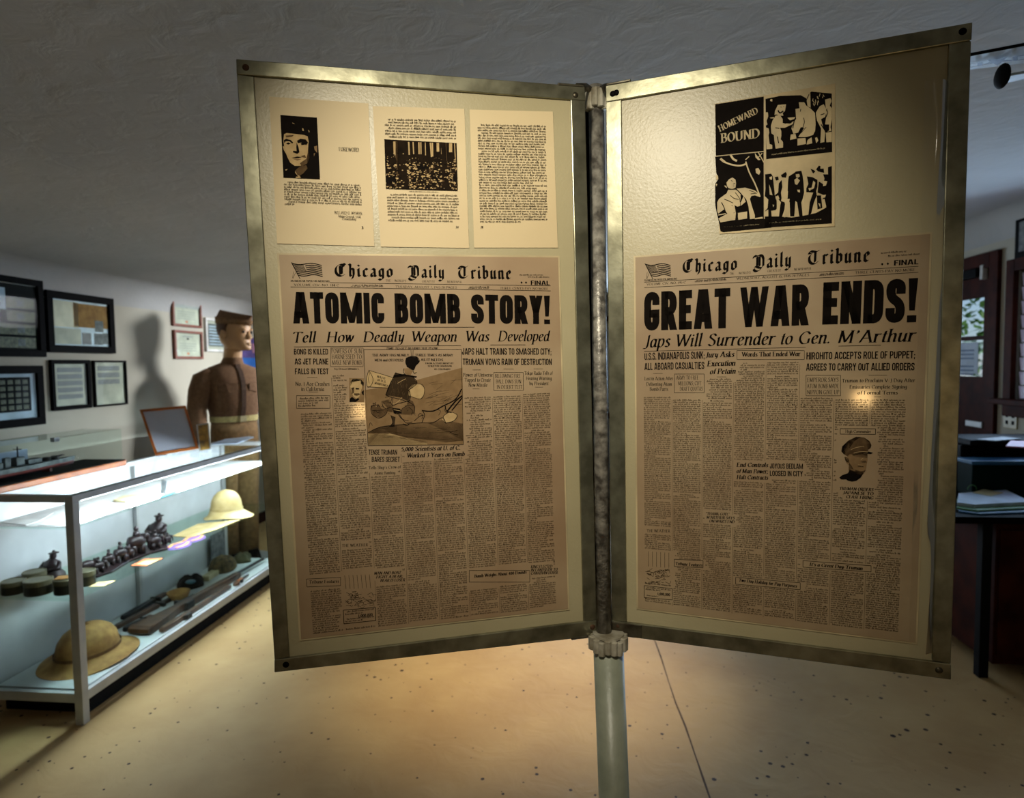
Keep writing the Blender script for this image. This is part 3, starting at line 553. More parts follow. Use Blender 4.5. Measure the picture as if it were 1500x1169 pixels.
# curved straps from the brackets into the top hinge
mb = MB(); P = [PL((846, 127), -.004), ax(860, 128, 1.10), ax(866, 132, 1.112), ax(868, 142, 1.118)]; mb.tube([Vector(q) for q in P], .0032, 8, flat=2.2); mb.build('strap', M['worn_steel'], stand, smooth=True)
mb = MB(); P = [PR((892, 127), -.004), ax(884, 129, 1.10), ax(879, 132, 1.112), ax(876.5, 142, 1.118)]; mb.tube([Vector(q) for q in P], .0032, 8, flat=2.2); mb.build('strap', M['worn_steel'], stand, smooth=True)
# loose clear plastic bulging along the outer margin of the right panel
mb = MB(); rows = []; rnd = random.Random(3)
ph = [rnd.uniform(0, 6) for _ in range(6)]
for i in range(71):
    t = i / 70; y = 120 + 835 * t; xr = 1388.5 - 25 * (y - 66) / 900 + 1; row = []
    for j in range(9):
        s = j / 8; x = xr - 34 * (1 - s)
        bul = math.sin(math.pi * s) * (.0075 + .0035 * math.sin(9 * t + ph[0]) +   .0020 * math.sin(23 * t + ph[1] + 2 * s)) + .0013 * math.sin(6 * s + 14 * t + ph[2]) * math.sin(math.pi * s)
        row.append(PR((x, y), .0030 + max(bul, 0)))
    rows.append(row)
vs = [p for r in rows for p in r]; fs = [(i * 9 + j, i * 9 + j + 1, (i + 1) * 9 + j + 1, (i + 1) * 9 + j) for i in range(70) for j in range(8)]
fm = MB().add(vs, fs).build('plastic_film', M['film'], RP, smooth=True); fm['label'] = 'clear plastic sheet rippling along the edge'

# ------------------------------------------------------------------ newspaper pages
def Zm(ox, oy, s): return lambda pts: [(ox + x / s, oy + y / s) for x, y in pts]
def pts(src): return [tuple(map(float, q.split(','))) for q in src.split()]
def newspaper(name, plane, corners, label, mt, seed):
    sh = Sheet(plane, corners, .0022); e = sh.paper(MB(), .0006).build(name, mt)
    tag(e, label, 'newspaper', 'wartime newspaper front pages')
    b = MB(); sh.paper(b, .0006, 0, .0065, -.0007); b.build('white_border', M['border'], e)
    return sh, e
def flag(ink, q):                                        # waving flag drawn in a 0..1 box (pixel quad)
    P = lambda x, y: tuple((q[0][m] * (1 - x) + q[1][m] * x) * (1 - y) + (q[3][m] * (1 - x) + q[2][m] * x) * y for m in (0, 1))
    wv = lambda x: .06 * math.sin(x * 7) + .06 * x
    for k in range(7):
        y = .03 + k * .115
        for i in range(14):
            a, b = .0 + i / 14, (i + 1) / 14; sx = .02 + y * .22
            if k < 4 and a < .36 and k > 0: continue
            ink.poly([P(sx + a * (.98 - sx), y + wv(a)), P(sx + b * (.98 - sx), y + wv(b)), P(sx + b * (.98 - sx), y + .058 + wv(b)), P(sx + a * (.98 - sx), y + .058 + wv(a))])
    for i in range(8):
        for j in range(6):
            a, b = i / 8 * .36, (i + .72) / 8 * .36; y = .04 + j * .075; sx = .02 + y * .24; ink.poly([P(sx + a, y + wv(a)), P(sx + b, y + wv(b)), P(sx + b, y + .055 + wv(b)), P(sx + a, y + .055 + wv(a))])
    ink.line(P(0, 0), P(.26, 1), .9); ink.line(P(.06, .55), P(.02, .95), .5); ink.line(P(.12, .62), P(.03, .97), .5)
def nsheet_body(sh, e, cols, y0, y1, seed, n):
    ink = Ink(sh); ink.free = False; rnd = random.Random(seed); pitch = (y1 - y0) / n
    for ci, (a, b) in enumerate(cols):
        y = y0 + pitch * .5; k = 0
        while y < y1:
            x0, x1 = a, b; r = rnd.random()
            if r < .10: x0 += (b - a) * .06
            elif r < .18: x1 -= (b - a) * rnd.uniform(.15, .7)
            elif r < .20: x0 += (b - a) * .25; x1 -= (b - a) * .25; y += pitch * .3
            ink.words(x0, x1, y, pitch * .50, rnd, 1 if rnd.random() < .12 else 0)
            y += pitch; k += 1
        if ci: g = (a + cols[ci - 1][1]) / 2; seg(ink, sh, g, y0, y1)
    ink.mb.build('body_text', [M['body_ink'], M['ink']], e)
def seg(ink, sh, x, y0, y1):
    n = 60; w = .0009
    for i in range(n):
        a, b = y0 + (y1 - y0) * i / n, y0 + (y1 - y0) * (i + 1) / n
        if not any(q[0] < x < q[1] and q[2] < b and q[3] > a for q in sh.ex): ink.poly_u([(x, a), (x + w, a), (x + w, b), (x, b)])
def boxed(ink, x0, y0, x1, y1, w=.6):
    ink.frame([(x0, y0), (x1, y0), (x1, y1), (x0, y1)], w); ink.s.block((x0, y0), (x1, y1))

# ---- left page
NL, nl = newspaper('newspaper', PL, [(409, 373.5), (817, 377.5), (831.5, 891), (441.3, 935.5)], 'yellowed newspaper page headlined ATOMIC BOMB STORY! on the left panel', M['newsprint'], 1)
k = Ink(NL)
k.text('Chicago', (490.5, 405), (576, 406), 18, 'black'); k.text('Daily', (598, 406.5), (651, 407.3), 18, 'black'); k.text('Tribune', (671, 408), (749, 409), 18.5, 'black')
for t, a, b in (('THE', (565, 412.8), (572.5, 413)), ("WORLD'S", (578, 413), (595, 413.4)), ('GREATEST', (618, 414), (637, 414.3)), ('NEWSPAPER', (655, 414.6), (676, 415))): k.text(t, a, b, 3.2, 'serif')
k.text('FINAL', (777, 417.6), (805, 418), 6.4, 'gothic')
for x in (763.5, 770): k.poly([(x - 1.6, 414.2), (x, 412.4), (x + 1.6, 414.2), (x, 416)])
flag(k, [(427, 384.5), (472, 385.5), (474, 409), (428, 409)])
k.text('AN AMERICAN PAPER FOR AMERICANS', (426, 413), (483, 413.6), 2.7, 'bold')
k.text('VOLUME CIV.-NO. 188 C', (431, 419), (497, 419.6), 3.2, 'serif'); k.text('TUESDAY, AUGUST 7, 1945-28 PAGES', (579.5, 421.8), (669, 423), 3.2, 'serif'); k.text('THREE CENTS-PAY NO MORE', (732, 423.8), (802.6, 424.8), 3.2, 'serif')
k.line((483, 414.4), (806, 418.9), .7); k.line((426, 420.6), (806, 426.3), .7)
r = random.Random(2)
for q in ([(514, 417.5), (563, 418), (563, 421.5), (514, 421)], [(686, 420), (716, 420.5), (716, 424), (686, 423.5)], [(759, 402), (795, 402.5), (795, 405), (759, 404.5)], [(771, 405), (805, 405.3), (805, 408), (771, 407.7)]): k.lines(q, 1 if q[0][0] > 750 else 2, .0036, r, indent=0, last=1)
k.mb.build('masthead', M['ink'], nl)
k = Ink(NL)
k.text('ATOMIC', (430, 474), (564, 474), 46, 'heavy'); k.text('BOMB', (579, 474), (675, 474), 44, 'heavy'); k.text('STORY!', (690, 474), (806.5, 475), 42.6, 'heavy'); k.mb.build('headline', M['ink'], nl)
k = Ink(NL)
for t, a, b in (('Tell', 431, 466), ('How', 481, 520.5), ('Deadly', 535, 594), ('Weapon', 605, 671.5), ('Was', 684, 719), ('Developed', 732, 806.5)):
    k.text(t, (a - 3, 501.6 - (a - 431) * .0055), (b - 3, 501.6 - (b - 431) * .0055), 15, 'mid', .20)
k.line((556, 479.4), (694.7, 479.4), .8); k.line((430.7, 508.2), (675, 506.3), .7); k.line((718, 505.4), (769, 505.2), .8); k.mb.build('subheadline', M['ink'], nl)
NL.block((426, 383), (806, 427)); NL.block((426, 428), (808, 509))
k = Ink(NL)
for t, a, b, y, h in (('BONG IS KILLED', 431, 481, 519.4, 8.6), ('AS JET PLANE', 432, 481.4, 533.8, 8.6), ('FALLS IN TEST', 432.4, 481.7, 548.2, 8.6), ('JAPS HALT TRAINS TO SMASHED CITY;', 676.5, 807.5, 519.6, 9.6), ('TRUMAN VOWS RAIN OF DESTRUCTION', 677.5, 807.8, 534.6, 9.4),
                      ('TENSE TRUMAN', 539.7, 581.6, 665.8, 7.6), ('BARES SECRET', 544.5, 585.6, 676.4, 7.6)): k.text(t, (a, y), (b, y), h, 'gothic')
for t, a, b, y, h in (('No. 1 Ace Crashes', 433, 483, 565, 5.6), ('in California', 441.6, 475, 572.6, 5.6), ('POWERS OF SUN', 485.5, 530, 517.6, 6.8), ('HARNESSED TO', 486, 530, 526, 6.8), ('MAKE NEW BOMB', 486.5, 530, 534.4, 6.8), ('Power of Universe', 678, 721.3, 551.6, 5.2), ('Tapped to Create', 680.5, 718.6, 559, 5.2), ('New Missile', 686, 713.6, 566.4, 5.2),
                      ('BILLOWING FIRE', 724.7, 762, 553.4, 5.4), ('BALL DIMS SUN', 726, 763, 561.4, 5.4), ('IN DESERT TEST', 727.4, 764.5, 569.4, 5.4), ('Tokyo Radio Tells of', 767.7, 809, 549, 5), ('Hearing Warning', 770, 807.5, 556.6, 5), ('by President', 775, 803, 564, 5), ("Tells Ship's Crew of", 540, 587, 687, 4.2), ('Atomic Bombing', 548.5, 579, 695, 4.2),
                      ('THE WEATHER', 501, 539, 800.6, 4), ('Tribune Features', 453, 497, 854, 4.4), ('by Bruce Winters', 490, 526, 541.5, 2.6)): k.text(t, (a, y), (b, y - (b - a) * (.03 if y > 640 else 0)), h, 'serif' if t.isupper() and h > 5 else 'mid')
for t, a, b, y, h in (('5,000 Scientists at U. of C.', 587.7, 674, 660.8, 6.2), ('Worked 3 Years on Bomb', 596, 680, 670, 6.2), ('MAN AND BOAT', 548, 587, 841, 4), ('FIGHT A BEAR;', 551, 590, 846.4, 4), ('BEAR IS LOSER', 557, 593, 851.6, 4), ('KING ELECTED', 777, 808, 831.6, 4), ('IN LANDSLIDE TO', 777, 816, 836.4, 4), ('CANADIAN HOUSE', 777, 817, 841, 4)): k.text(t, (a, y), (b, y - (b - a) * .028), h, 'bold', .18)
k.text('Bomb Weighs About 400 Pounds', (694.8, 845.6), (771, 839.2), 4.4, 'bold')
for x0, y0, x1, y1 in ((484.4, 509.8, 532, 537), (434.5, 579.5, 483.5, 598), (722.9, 545.6, 766, 571.8), (687, 835, 775.5, 852)): boxed(k, x0, y0, x1, y1)
k.frame([(449, 847.5), (499, 845), (499, 857), (450, 859)], .6); k.frame([(503, 893), (550, 889), (550.5, 908), (504, 913)], .9); NL.block((449, 846), (499, 858)); NL.block((502, 890), (551, 912))
k.text('1,000,000', (525, 903.5), (546, 901.6), 4.6, 'bold'); k.lines([(506, 894), (548, 890), (548, 897), (506, 901)], 2, .004, r); k.lines([(506, 904), (548, 902), (548, 908), (506, 911)], 2, .004, r)
for x0, x1, y in ((450, 465, 553), (452, 466, 574), (506, 521, 540.5), (692, 704, 541.8), (737, 752, 540.6), (781, 795, 540.4), (692, 702, 569.5), (783, 795, 567)): k.line((x0, y), (x1, y), .5)
k.lines([(437, 582), (481, 582), (481.5, 596), (437.5, 596)], 4, .0045, r)
k.mb.build('column_headings', M['ink'], nl)
# cartoon, traced in an enlarged view
Z = Zm(530, 500, 7.306); Zp = lambda s: Z(pts(s))
NL.block((532, 508), (680, 652)); k = Ink(NL)
for s, m in (('30,520 380,470 1075,280 1085,1060 1080,1100 70,1110 60,980 40,800', 3), ('60,975 200,915 420,890 700,870 860,840 1080,880 1085,1060 900,1080 760,1060 480,1030 300,980 180,985', 2), ('70,990 180,990 300,985 480,1035 700,1060 700,1105 70,1110', 4)): k.poly(Zp(s), m)
for i in range(26):
    a = random.Random(i); x = a.uniform(640, 960); y = a.uniform(420, 700); k.path(Z([(x, y), (x + a.uniform(60, 150), y - a.uniform(10, 60))]), .35, 1, .0001, False)
for i in range(22):
    a = random.Random(90 + i); x = a.uniform(120, 900); y = a.uniform(900, 1050); k.path(Z([(x, y), (x + a.uniform(40, 120), y - a.uniform(-12, 12))]), .4, 1, .0001, False)
L2 = .0002
for s, m in (('75,310 340,390 300,495 60,485 50,400', 4), ('540,460 620,455 670,500 665,570 620,620 500,580 500,510', 4), ('360,335 470,360 540,380 590,440 540,490 500,520 515,600 495,645 410,600 255,575 290,480 330,400', 1), ('255,580 410,600 495,640 430,660 330,690 250,650 215,640 225,600', 3),
             ('475,180 520,165 590,170 615,215 575,260 550,305 480,275 468,220', 0), ('450,290 520,285 545,320 520,365 460,345', 3), ('340,360 450,350 590,375 580,390 450,375 330,395', 0), ('95,690 180,670 210,720 270,720 265,770 200,820 120,790 100,740', 2), ('215,640 290,620 330,690 330,760 280,750 270,710', 2),
             ('330,710 410,720 430,770 340,770', 0), ('500,620 545,640 570,700 560,770 520,790 400,780 430,720 480,680', 2), ('310,790 360,810 350,900 295,910 330,870', 1), ('430,780 560,780 590,800 540,840 480,900 420,850', 3), ('870,800 940,755 1000,765 1020,800 980,850 890,870 860,835', 4)): k.poly(Zp(s), m, L2 * .5)
for s, w in (('640,740 760,745 870,690 1000,620 1065,510', 1.7), ('890,690 905,745 960,760', 1.6), ('910,750 1000,640 1075,580', 2.2), ('960,740 1075,600', 1.8), ('650,745 670,790 640,870', 1.0), ('560,850 620,800 660,790', .9), ('70,975 200,915 420,890 640,870 760,870 860,815 900,880', .9), ('525,95 528,165', .7), ('548,95 545,165', .7), ('75,310 340,390', .7), ('60,485 290,500', .7), ('75,310 50,400 60,485 100,470 120,400 75,310', .8), ('85,340 70,400 80,450', .6),
             ('540,460 640,460 670,530 630,615 500,580', .7), ('330,400 290,480 255,575', 1.0), ('495,645 560,690 560,770', .9), ('400,780 470,870 540,860', .9), ('310,790 330,870 295,910', .9), ('100,690 140,680 150,650', .9), ('110,740 200,740', .6), ('870,800 940,755 1020,790 980,850 890,870 870,800', .8), ('930,960 980,990 1030,1000', .6), ('940,975 1020,950', .6), ('75,930 90,870 115,900', .6)): k.path(Zp(s), w, 0, L2)
for s, w in (('470,400 430,420 380,450', .7), ('430,600 380,650 330,670', .8), ('560,330 585,320', 1.0), ('150,700 170,690', .8), ('340,730 420,745', .7)): k.path(Zp(s), w, 4, L2 * 1.5)
for s, w in (('360,335 330,400 300,470 255,575', 1.0), ('360,335 400,350 470,360 540,380 590,440 545,490 500,520', 1.0), ('500,520 520,590 495,645 430,625 330,600 255,575', 1.0), ('475,180 468,225 490,270 550,305 575,260 615,215 590,170 530,160 475,180', .9), ('450,290 445,330 470,360', .8), ('545,310 560,345 585,330', .8), ('110,690 95,730 120,790 190,820 260,775 275,725', .8), ('215,640 225,690 260,720 310,700', .8), ('250,600 290,590 320,610 330,690', .7), ('330,690 400,660 500,640', .9), ('330,600 310,650 330,690', .7), ('430,720 480,690 550,690', .6),
             ('330,710 350,770 410,765 430,720', .9), ('380,770 430,830 500,850', .8), ('500,700 540,740 530,790', .7), ('295,910 350,905', 1.2), ('150,740 165,760 190,755', .7), ('120,740 140,745', .7), ('160,700 175,680 190,700', .8), ('130,690 120,660 140,670', .8), ('440,880 480,900 510,880', 1.0), ('600,800 620,770 650,790 640,830', .7), ('760,745 800,730 840,745 820,790', .6), ('880,720 900,760 940,755', .7)): k.path(Zp(s), w, 0, L2 * 1.6)
for i in range(46):
    a = random.Random(300 + i); x, y = a.uniform(300, 520), a.uniform(400, 600); k.path(Z([(x, y), (x + a.uniform(-14, 10), y + a.uniform(20, 48))]), .35, 2, L2 * 1.7, False)
for i in range(40):
    a = random.Random(400 + i); x, y = a.uniform(110, 560), a.uniform(650, 800); k.path(Z([(x, y), (x + a.uniform(10, 30), y + a.uniform(-14, 14))]), .4, 1, L2 * 1.7, False)
k.frame(Zp('22,88 1062,86 1085,1105 66,1115'), .7); T = lambda t, a, b, y, h, sl=0: k.text(t, Z([(a, y)])[0], Z([(b, y)])[0], h, 'bold', sl, 0, False, L2)
T('TIME TO GET BEHIND THE PLOW', 258, 808, 85, 2.9, .18); T('THE ARMY HAS NEARLY', 112, 505, 160, 3.4); T('THREE TIMES AS MANY', 570, 975, 160, 3.4); T('MEN and OFFICERS', 138, 445, 213, 3.4); T('AS IT NEEDS', 630, 868, 210, 3.4); T('FROM A STATEMENT BY', 680, 980, 243, 2.2); T('SENATOR JOHNSON', 705, 960, 272, 2.2); T('OF COLORADO', 775, 945, 305, 2.2)
k.text('WASTE', Z([(160, 385)])[0], Z([(255, 410)])[0], 3, 'bold', 0, 0, False, L2); k.text('of U.S.', Z([(165, 420)])[0], Z([(260, 445)])[0], 3, 'bold', 0, 0, False, L2); k.text('MANPOWER', Z([(135, 455)])[0], Z([(280, 490)])[0], 3, 'bold', 0, 0, False, L2)
k.mb.build('cartoon', [M['ink'], M['body_ink'], M['mid'], M['shade'], M['light']], nl)
# small portrait
Z = Zm(500, 545, 21.25); k = Ink(NL); NL.block((510, 552), (537, 590)); k.poly(Zp('245,185 710,195 715,940 250,930'), 3)
for s, m in (('280,300 340,220 480,205 610,240 660,330 640,500 600,620 560,760 480,830 380,760 310,600 280,450', 2), ('275,420 290,290 350,215 480,205 620,240 700,330 690,430 610,370 600,270 430,290 330,330 300,420', 0), ('310,490 400,470 400,640 330,690', 1), ('440,490 560,500 555,545 450,540', 0), ('310,490 395,480 390,530 320,540', 0), ('400,660 560,660 590,700 480,740 400,720', 1), ('260,930 270,820 340,770 440,850 520,800 560,850 450,930', 0), ('630,620 700,560 700,720 650,690', 0)): k.poly(Zp(s), m, L2)
k.mb.build('portrait', [M['ink'], M['mid'], M['light'], M['shade']], nl)
# weather table and map
r = random.Random(8); k = Ink(NL)
for i in range(7): k.line((505 + i * 6, 842 - i * .2), (507 + i * 6, 862 - i * .2), .5)
for i in range(46): x, y = r.uniform(503, 545), r.uniform(866, 887); k.path([(x, y), (x + r.uniform(2, 7), y + r.uniform(-3, 3)), (x + r.uniform(4, 9), y + r.uniform(-2, 4))], .5)
k.mb.build('weather_map', M['body_ink'], nl); NL.block((501, 838), (549, 888))
[NL.block(*q) for q in (((431, 509), (484, 600)), ((676, 509), (811, 573)), ((484, 509), (532, 546)))]; cw = (.962 - .042) / 8
nsheet_body(NL, nl, [(.042 + i * cw, .042 + (i + 1) * cw - .010) for i in range(8)], NL.u((450, 541))[1], NL.u((640, 908))[1], 11, 118)

# ---- right page
NR, nr = newspaper('newspaper', PR, [(931, 377.5), (1362, 343), (1340.5, 940.5), (935, 890)], 'yellowed newspaper page headlined GREAT WAR ENDS! on the right panel', M['newsprint2'], 2)
k = Ink(NR)
k.text('Chicago', (1000, 399.6), (1080, 395), 18.5, 'black'); k.text('Daily', (1103, 393.6), (1159, 390), 20, 'black'); k.text('Tribune', (1183, 388), (1274, 383.2), 20.5, 'black')
for t, a, b in (('THE', (1069, 402.8), (1075, 402.4)), ("WORLD'S", (1082, 402), (1099.5, 401)), ('GREATEST', (1124, 399), (1144, 397.8)), ('NEWSPAPER', (1163, 396.6), (1188, 395.2))): k.text(t, a, b, 3.3, 'serif')
k.text('FINAL', (1309, 389.3), (1345, 387.3), 7.6, 'gothic')
for x, y in ((1291.8, 387.3), (1300, 386.6)): k.poly([(x - 1.8, y), (x, y - 2), (x + 1.8, y), (x, y + 2)])
flag(k, [(945, 386), (983, 385.5), (984, 408), (947, 409.5)])
k.text('AN AMERICAN PAPER FOR AMERICANS', (944, 412.3), (992, 409.8), 2.7, 'bold')
k.text('VOLUME CIV.-NO. 195 C', (947.6, 418.4), (1005, 415.3), 3.3, 'serif'); k.text('WEDNESDAY, AUGUST 15, 1945-28 PAGES', (1079, 410), (1185, 404.6), 3.4, 'serif'); k.text('THREE CENTS-PAY NO MORE', (1252, 401.4), (1340, 397), 3.5, 'serif')
k.line((944, 413.6), (1344.6, 390.4), .7); k.line((944, 421.6), (1344.6, 399.2), .7); r = random.Random(4)
for q, n in (([(1018, 411), (1064, 408.4), (1064, 411.5), (1018, 414)], 2), ([(1200, 401.5), (1236, 399.5), (1236, 403), (1200, 405)], 2), ([(1288, 369.5), (1327, 368), (1327, 371), (1288, 372.5)], 1), ([(1298, 374), (1347, 371.6), (1347, 374.8), (1298, 377)], 1)): k.lines(q, n, .0038, r, indent=0, last=1)
k.mb.build('masthead', M['ink'], nr)
k = Ink(NR); k.text('GREAT', (944, 484.5), (1070, 480.6), 56, 'heavy'); k.text('WAR', (1083, 479.6), (1185, 476.4), 58, 'heavy'); k.text('ENDS!', (1204, 475.6), (1343.5, 472), 61.5, 'heavy'); k.mb.build('headline', M['ink'], nr)
k = Ink(NR)
for t, a, b in (('Japs', 945, 984.5), ('Will', 992, 1031), ('Surrender', 1039, 1137), ('to', 1145, 1162.5), ('Gen.', 1171.5, 1219.5), ("M'Arthur", 1229, 1342)):
    y = lambda x: 509 - (x - 944) * .0228
    k.text(t, (a - 3, y(a)), (b - 3, y(b)), 17.5, 'mid', .20)
k.line((944, 514.6), (1180, 508.6), .7); k.line((1228, 507), (1290, 505.6), .8); k.mb.build('subheadline', M['ink'], nr)
NR.block((940, 384), (1346, 421)); NR.block((940, 424), (1346, 508)); NR.block((940, 490), (1346, 512))
k = Ink(NR)
for t, a, b, y, y2, h in (('U.S.S. INDIANAPOLIS SUNK;', 944.4, 1032.6, 527.3, 525.3, 10.4), ('ALL ABOARD CASUALTIES', 944.4, 1032, 542, 540.4, 10.2), ('HIROHITO ACCEPTS ROLE OF PUPPET;', 1181, 1340.3, 526.6, 524.8, 10.4), ('AGREES TO CARRY OUT ALLIED ORDERS', 1180.5, 1339, 542.8, 542.4, 10.4), ('JOYOUS BEDLAM', 1127.7, 1176, 686, 686.6, 7.6), ('LOOSED IN CITY', 1127.7, 1176, 696.6, 697.4, 7.6)): k.text(t, (a, y), (b, y2), h, 'gothic')
for t, a, b, y, h in (('Words That Ended War', 1087, 1172.3, 522.4, 6.4), ('Lost in Action After', 944.4, 986.3, 557, 5), ('Delivering Atom', 947, 984.5, 565, 5), ('Bomb Parts', 952, 979, 572.4, 5), ('ARMY TO FREE', 991, 1023.5, 556, 5.8), ('MILLIONS; CUT', 993.7, 1027.4, 564.3, 5.8), ('DRAFT QUOTAS', 996, 1029.5, 572.4, 5.8), ('EMPEROR SAYS', 1182, 1228, 559.4, 6), ('ATOM BOMB MADE', 1182, 1228.6, 568.4, 6), ('NIPPON GIVE UP', 1182, 1229, 577.2, 6),
                      ('Truman to Proclaim V-J Day After', 1233, 1340, 560, 5), ('Emissaries Complete Signing', 1244, 1328, 569.2, 5), ('of Formal Terms', 1256, 1314.6, 577.6, 5), ('High Commander', 1238, 1275.5, 633.6, 4.2), ('THE WEATHER', 948, 982, 779, 4.2)): k.text(t, (a, y), (b, y - (b - a) * .012 * (590 - y) / 70 if y < 600 else y + .4), h, 'bold' if 'Words' in t else 'serif' if t.isupper() and h > 5 else 'mid')
for t, a, b, y, dy, h in (('Jury Asks', 1033, 1075.5, 523.6, -1, 7.6), ('Execution', 1036, 1077, 536.4, -1, 7.6), ('of Petain', 1040, 1077.4, 548, -.8, 7.6), ('End Controls', 1079, 1125, 683.2, .6, 5.8), ('of Man Power;', 1079, 1125, 692.4, .7, 5.8), ('Halt Contracts', 1079, 1125, 701.4, .8, 5.8), ('"THANK GOD,"', 1034, 1068.5, 753.6, 1, 3.8), ("M'ARTHUR SAYS", 1035, 1076, 759, 1.2, 3.8), ("ON WAR'S END", 1039, 1076, 764.6, 1.2, 3.8),
                          ('TRUMAN ORDERS', 1229, 1278.6, 717, 2, 4.2), ('JAPANESE TO', 1234, 1278.6, 723, 2, 4.2), ('CEASE FIRING', 1239, 1278.6, 729, 2, 4.2), ('Tribune Features', 989.5, 1029, 827, 2.4, 4.4), ('Two Day Holiday for Pay Purposes', 1082, 1167, 851, 9, 4.4), ("It's a Great Day-Truman", 1185.6, 1263, 828, 6.4, 4.8)): k.text(t, (a, y), (b, y + dy), h, 'bold', .18)
for x0, y0, x1, y1 in ((1079.5, 513.5, 1178, 526.5), (988, 547.8, 1031.6, 575.2), (1180.5, 549.6, 1231, 579.6)): boxed(k, x0, y0, x1, y1)
for q in ([(988, 818.5), (1030, 820.6), (1030, 831), (988, 829)], [(1077.6, 845), (1172, 853), (1172, 863), (1077.6, 855)], [(1176, 820.5), (1275.5, 828), (1275.5, 837), (1176, 830)], [(1230.5, 627.6), (1282, 627.8), (1282, 636), (1230.5, 635.6)], [(944, 857), (985, 861.5), (985, 878), (944, 874.5)]): k.frame(q, .7); NR.block(q[0], q[2])
k.text('1,000,000', (963.5, 871), (982, 872.4), 4.2, 'bold'); k.lines([(946, 858.5), (983, 862.5), (983, 868), (946, 864)], 2, .004, r); k.lines([(946, 870), (962, 872), (983, 877), (946, 873)], 1, .004, r)
for x0, x1, y in ((957, 971, 547), (1050, 1064, 552), (1272, 1299, 549.4), (1280, 1290, 581)): k.line((x0, y), (x1, y), .5)
k.mb.build('column_headings', M['ink'], nr)
# officer portrait with cap
Z = Zm(1215, 625, 12.3); k = Ink(NR); NR.block((1229, 637), (1282, 708)); 
for s, m in (('210,440 225,350 330,250 470,180 620,190 720,260 750,330 735,380 690,410 690,450 360,490 330,540 300,520 260,495', 2), ('210,440 225,350 330,250 470,180 560,182 440,260 360,380 290,470 255,495', 0), ('620,190 720,260 750,330 735,380 690,410 660,270', 0), ('345,440 560,435 700,445 780,465 740,490 640,480 420,500 350,490', 0),
             ('350,480 680,470 680,600 660,700 650,770 590,800 470,800 380,770 340,690 300,650 270,570 275,535 320,540', 3), ('400,490 680,475 680,560 620,560 540,550 470,540 420,530', 0), ('265,540 300,545 350,560 350,640 310,640 280,600', 0), ('350,640 430,760 560,800 650,780 600,850 560,900 430,860 340,780', 1), ('500,700 600,690 610,725 510,720', 0), ('540,620 640,600 670,640 600,650', 1),
             ('175,910 220,870 330,830 360,770 430,800 590,800 600,840 560,910 480,970 400,985 320,965 300,945 200,945', 0)): k.poly(Zp(s), m, L2)
for s, w in (('430,470 560,445 690,450', .7), ('380,410 480,370 620,350', .6), ('510,680 600,690', .5), ('560,590 600,560', .6)): k.path(Zp(s), w, 4, L2 * 2)
k.mb.build('portrait', [M['ink'], M['mid'], M['mid'], M['shade'], M['light']], nr)
r = random.Random(9); k = Ink(NR)
for i in range(6): k.line((950 + i * 6, 807 + i * .4), (950 + i * 6, 829 + i * .4), .5)
for i in range(46): x, y = r.uniform(945, 978), r.uniform(833, 853); k.path([(x, y), (x + r.uniform(2, 7), y + r.uniform(-3, 3)), (x + r.uniform(4, 8), y + r.uniform(-2, 4))], .5)
k.mb.build('weather_map', M['body_ink'], nr); NR.block((943, 805), (986, 855))
[NR.block(*q) for q in (((943, 513), (988, 580)), ((987, 530), (1033, 582)), ((1033, 513), (1079, 553)), ((1079, 512), (1180, 528)), ((1180, 512), (1344, 581)))]; cw = (.955 - .030) / 8
nsheet_body(NR, nr, [(.030 + i * cw, .030 + (i + 1) * cw - .010) for i in range(8)], NR.u((1000, 530))[1], NR.u((1140, 906))[1], 12, 122)

# ------------------------------------------------------------------ three book pages above the left newspaper
def page(corners, label):
    sh = Sheet(PL, corners, .0016); n = 12; mb = MB(); rows = []
    for i in range(n + 1):                                # slightly curled sheet
        row = []
        for j in range(n + 1):
            x, y = j / n, i / n; c = .00025 * (abs(x - .5) * 2) ** 3 * (abs(y - .5) * 2) ** 2 + .0001 * (2 * abs(y - .5)) ** 4
            row.append(PL(sh.px((x, y * sh.A)), .0013 + c))
        rows.append(row)
    vs = [p for q in rows for p in q]; fs = [(i * (n + 1) + j, (i + 1) * (n + 1) + j, (i + 1) * (n + 1) + j + 1, i * (n + 1) + j + 1) for i in range(n) for j in range(n)]
    e = mb.add(vs, fs).build('book_page', M['page']); s = e.modifiers.new('thickness', 'SOLIDIFY'); s.thickness = .0003
    tag(e, label, 'page', 'book pages pinned to the left panel'); sh.off = .0024; return sh, e
S1, e1 = page([(394.4, 142), (539.7, 152), (548.4, 361), (406.2, 357)], 'cream book page headed FOREWORD with a portrait photo')
k = Ink(S1); r = random.Random(21)
k.text('FOREWORD', (496.6, 221.6), (526, 222.8), 5.2, 'mid'); k.text('WILLARD G. WYMAN', (490, 313.6), (530.5, 315), 4, 'serif'); k.text('Major General, USA', (496, 318.8), (528.6, 319.8), 3.4, 'serif'); k.text('Commanding', (501.7, 322.4), (521.7, 323), 3, 'serif'); k.text('3', (529.7, 335.6), (532.4, 335.6), 4, 'bold')
k.lines([(416, 266), (528.5, 270.5), (530.5, 304.6), (417.5, 302.5)], 10, .0125, r, indent=.06, last=.3); k.mb.build('page_text', M['ink'], e1)
Z = Zm(400, 160, 10.63); k = Ink(S1); k.poly(Zp('117,100 685,140 733,1093 165,1070'), 0)
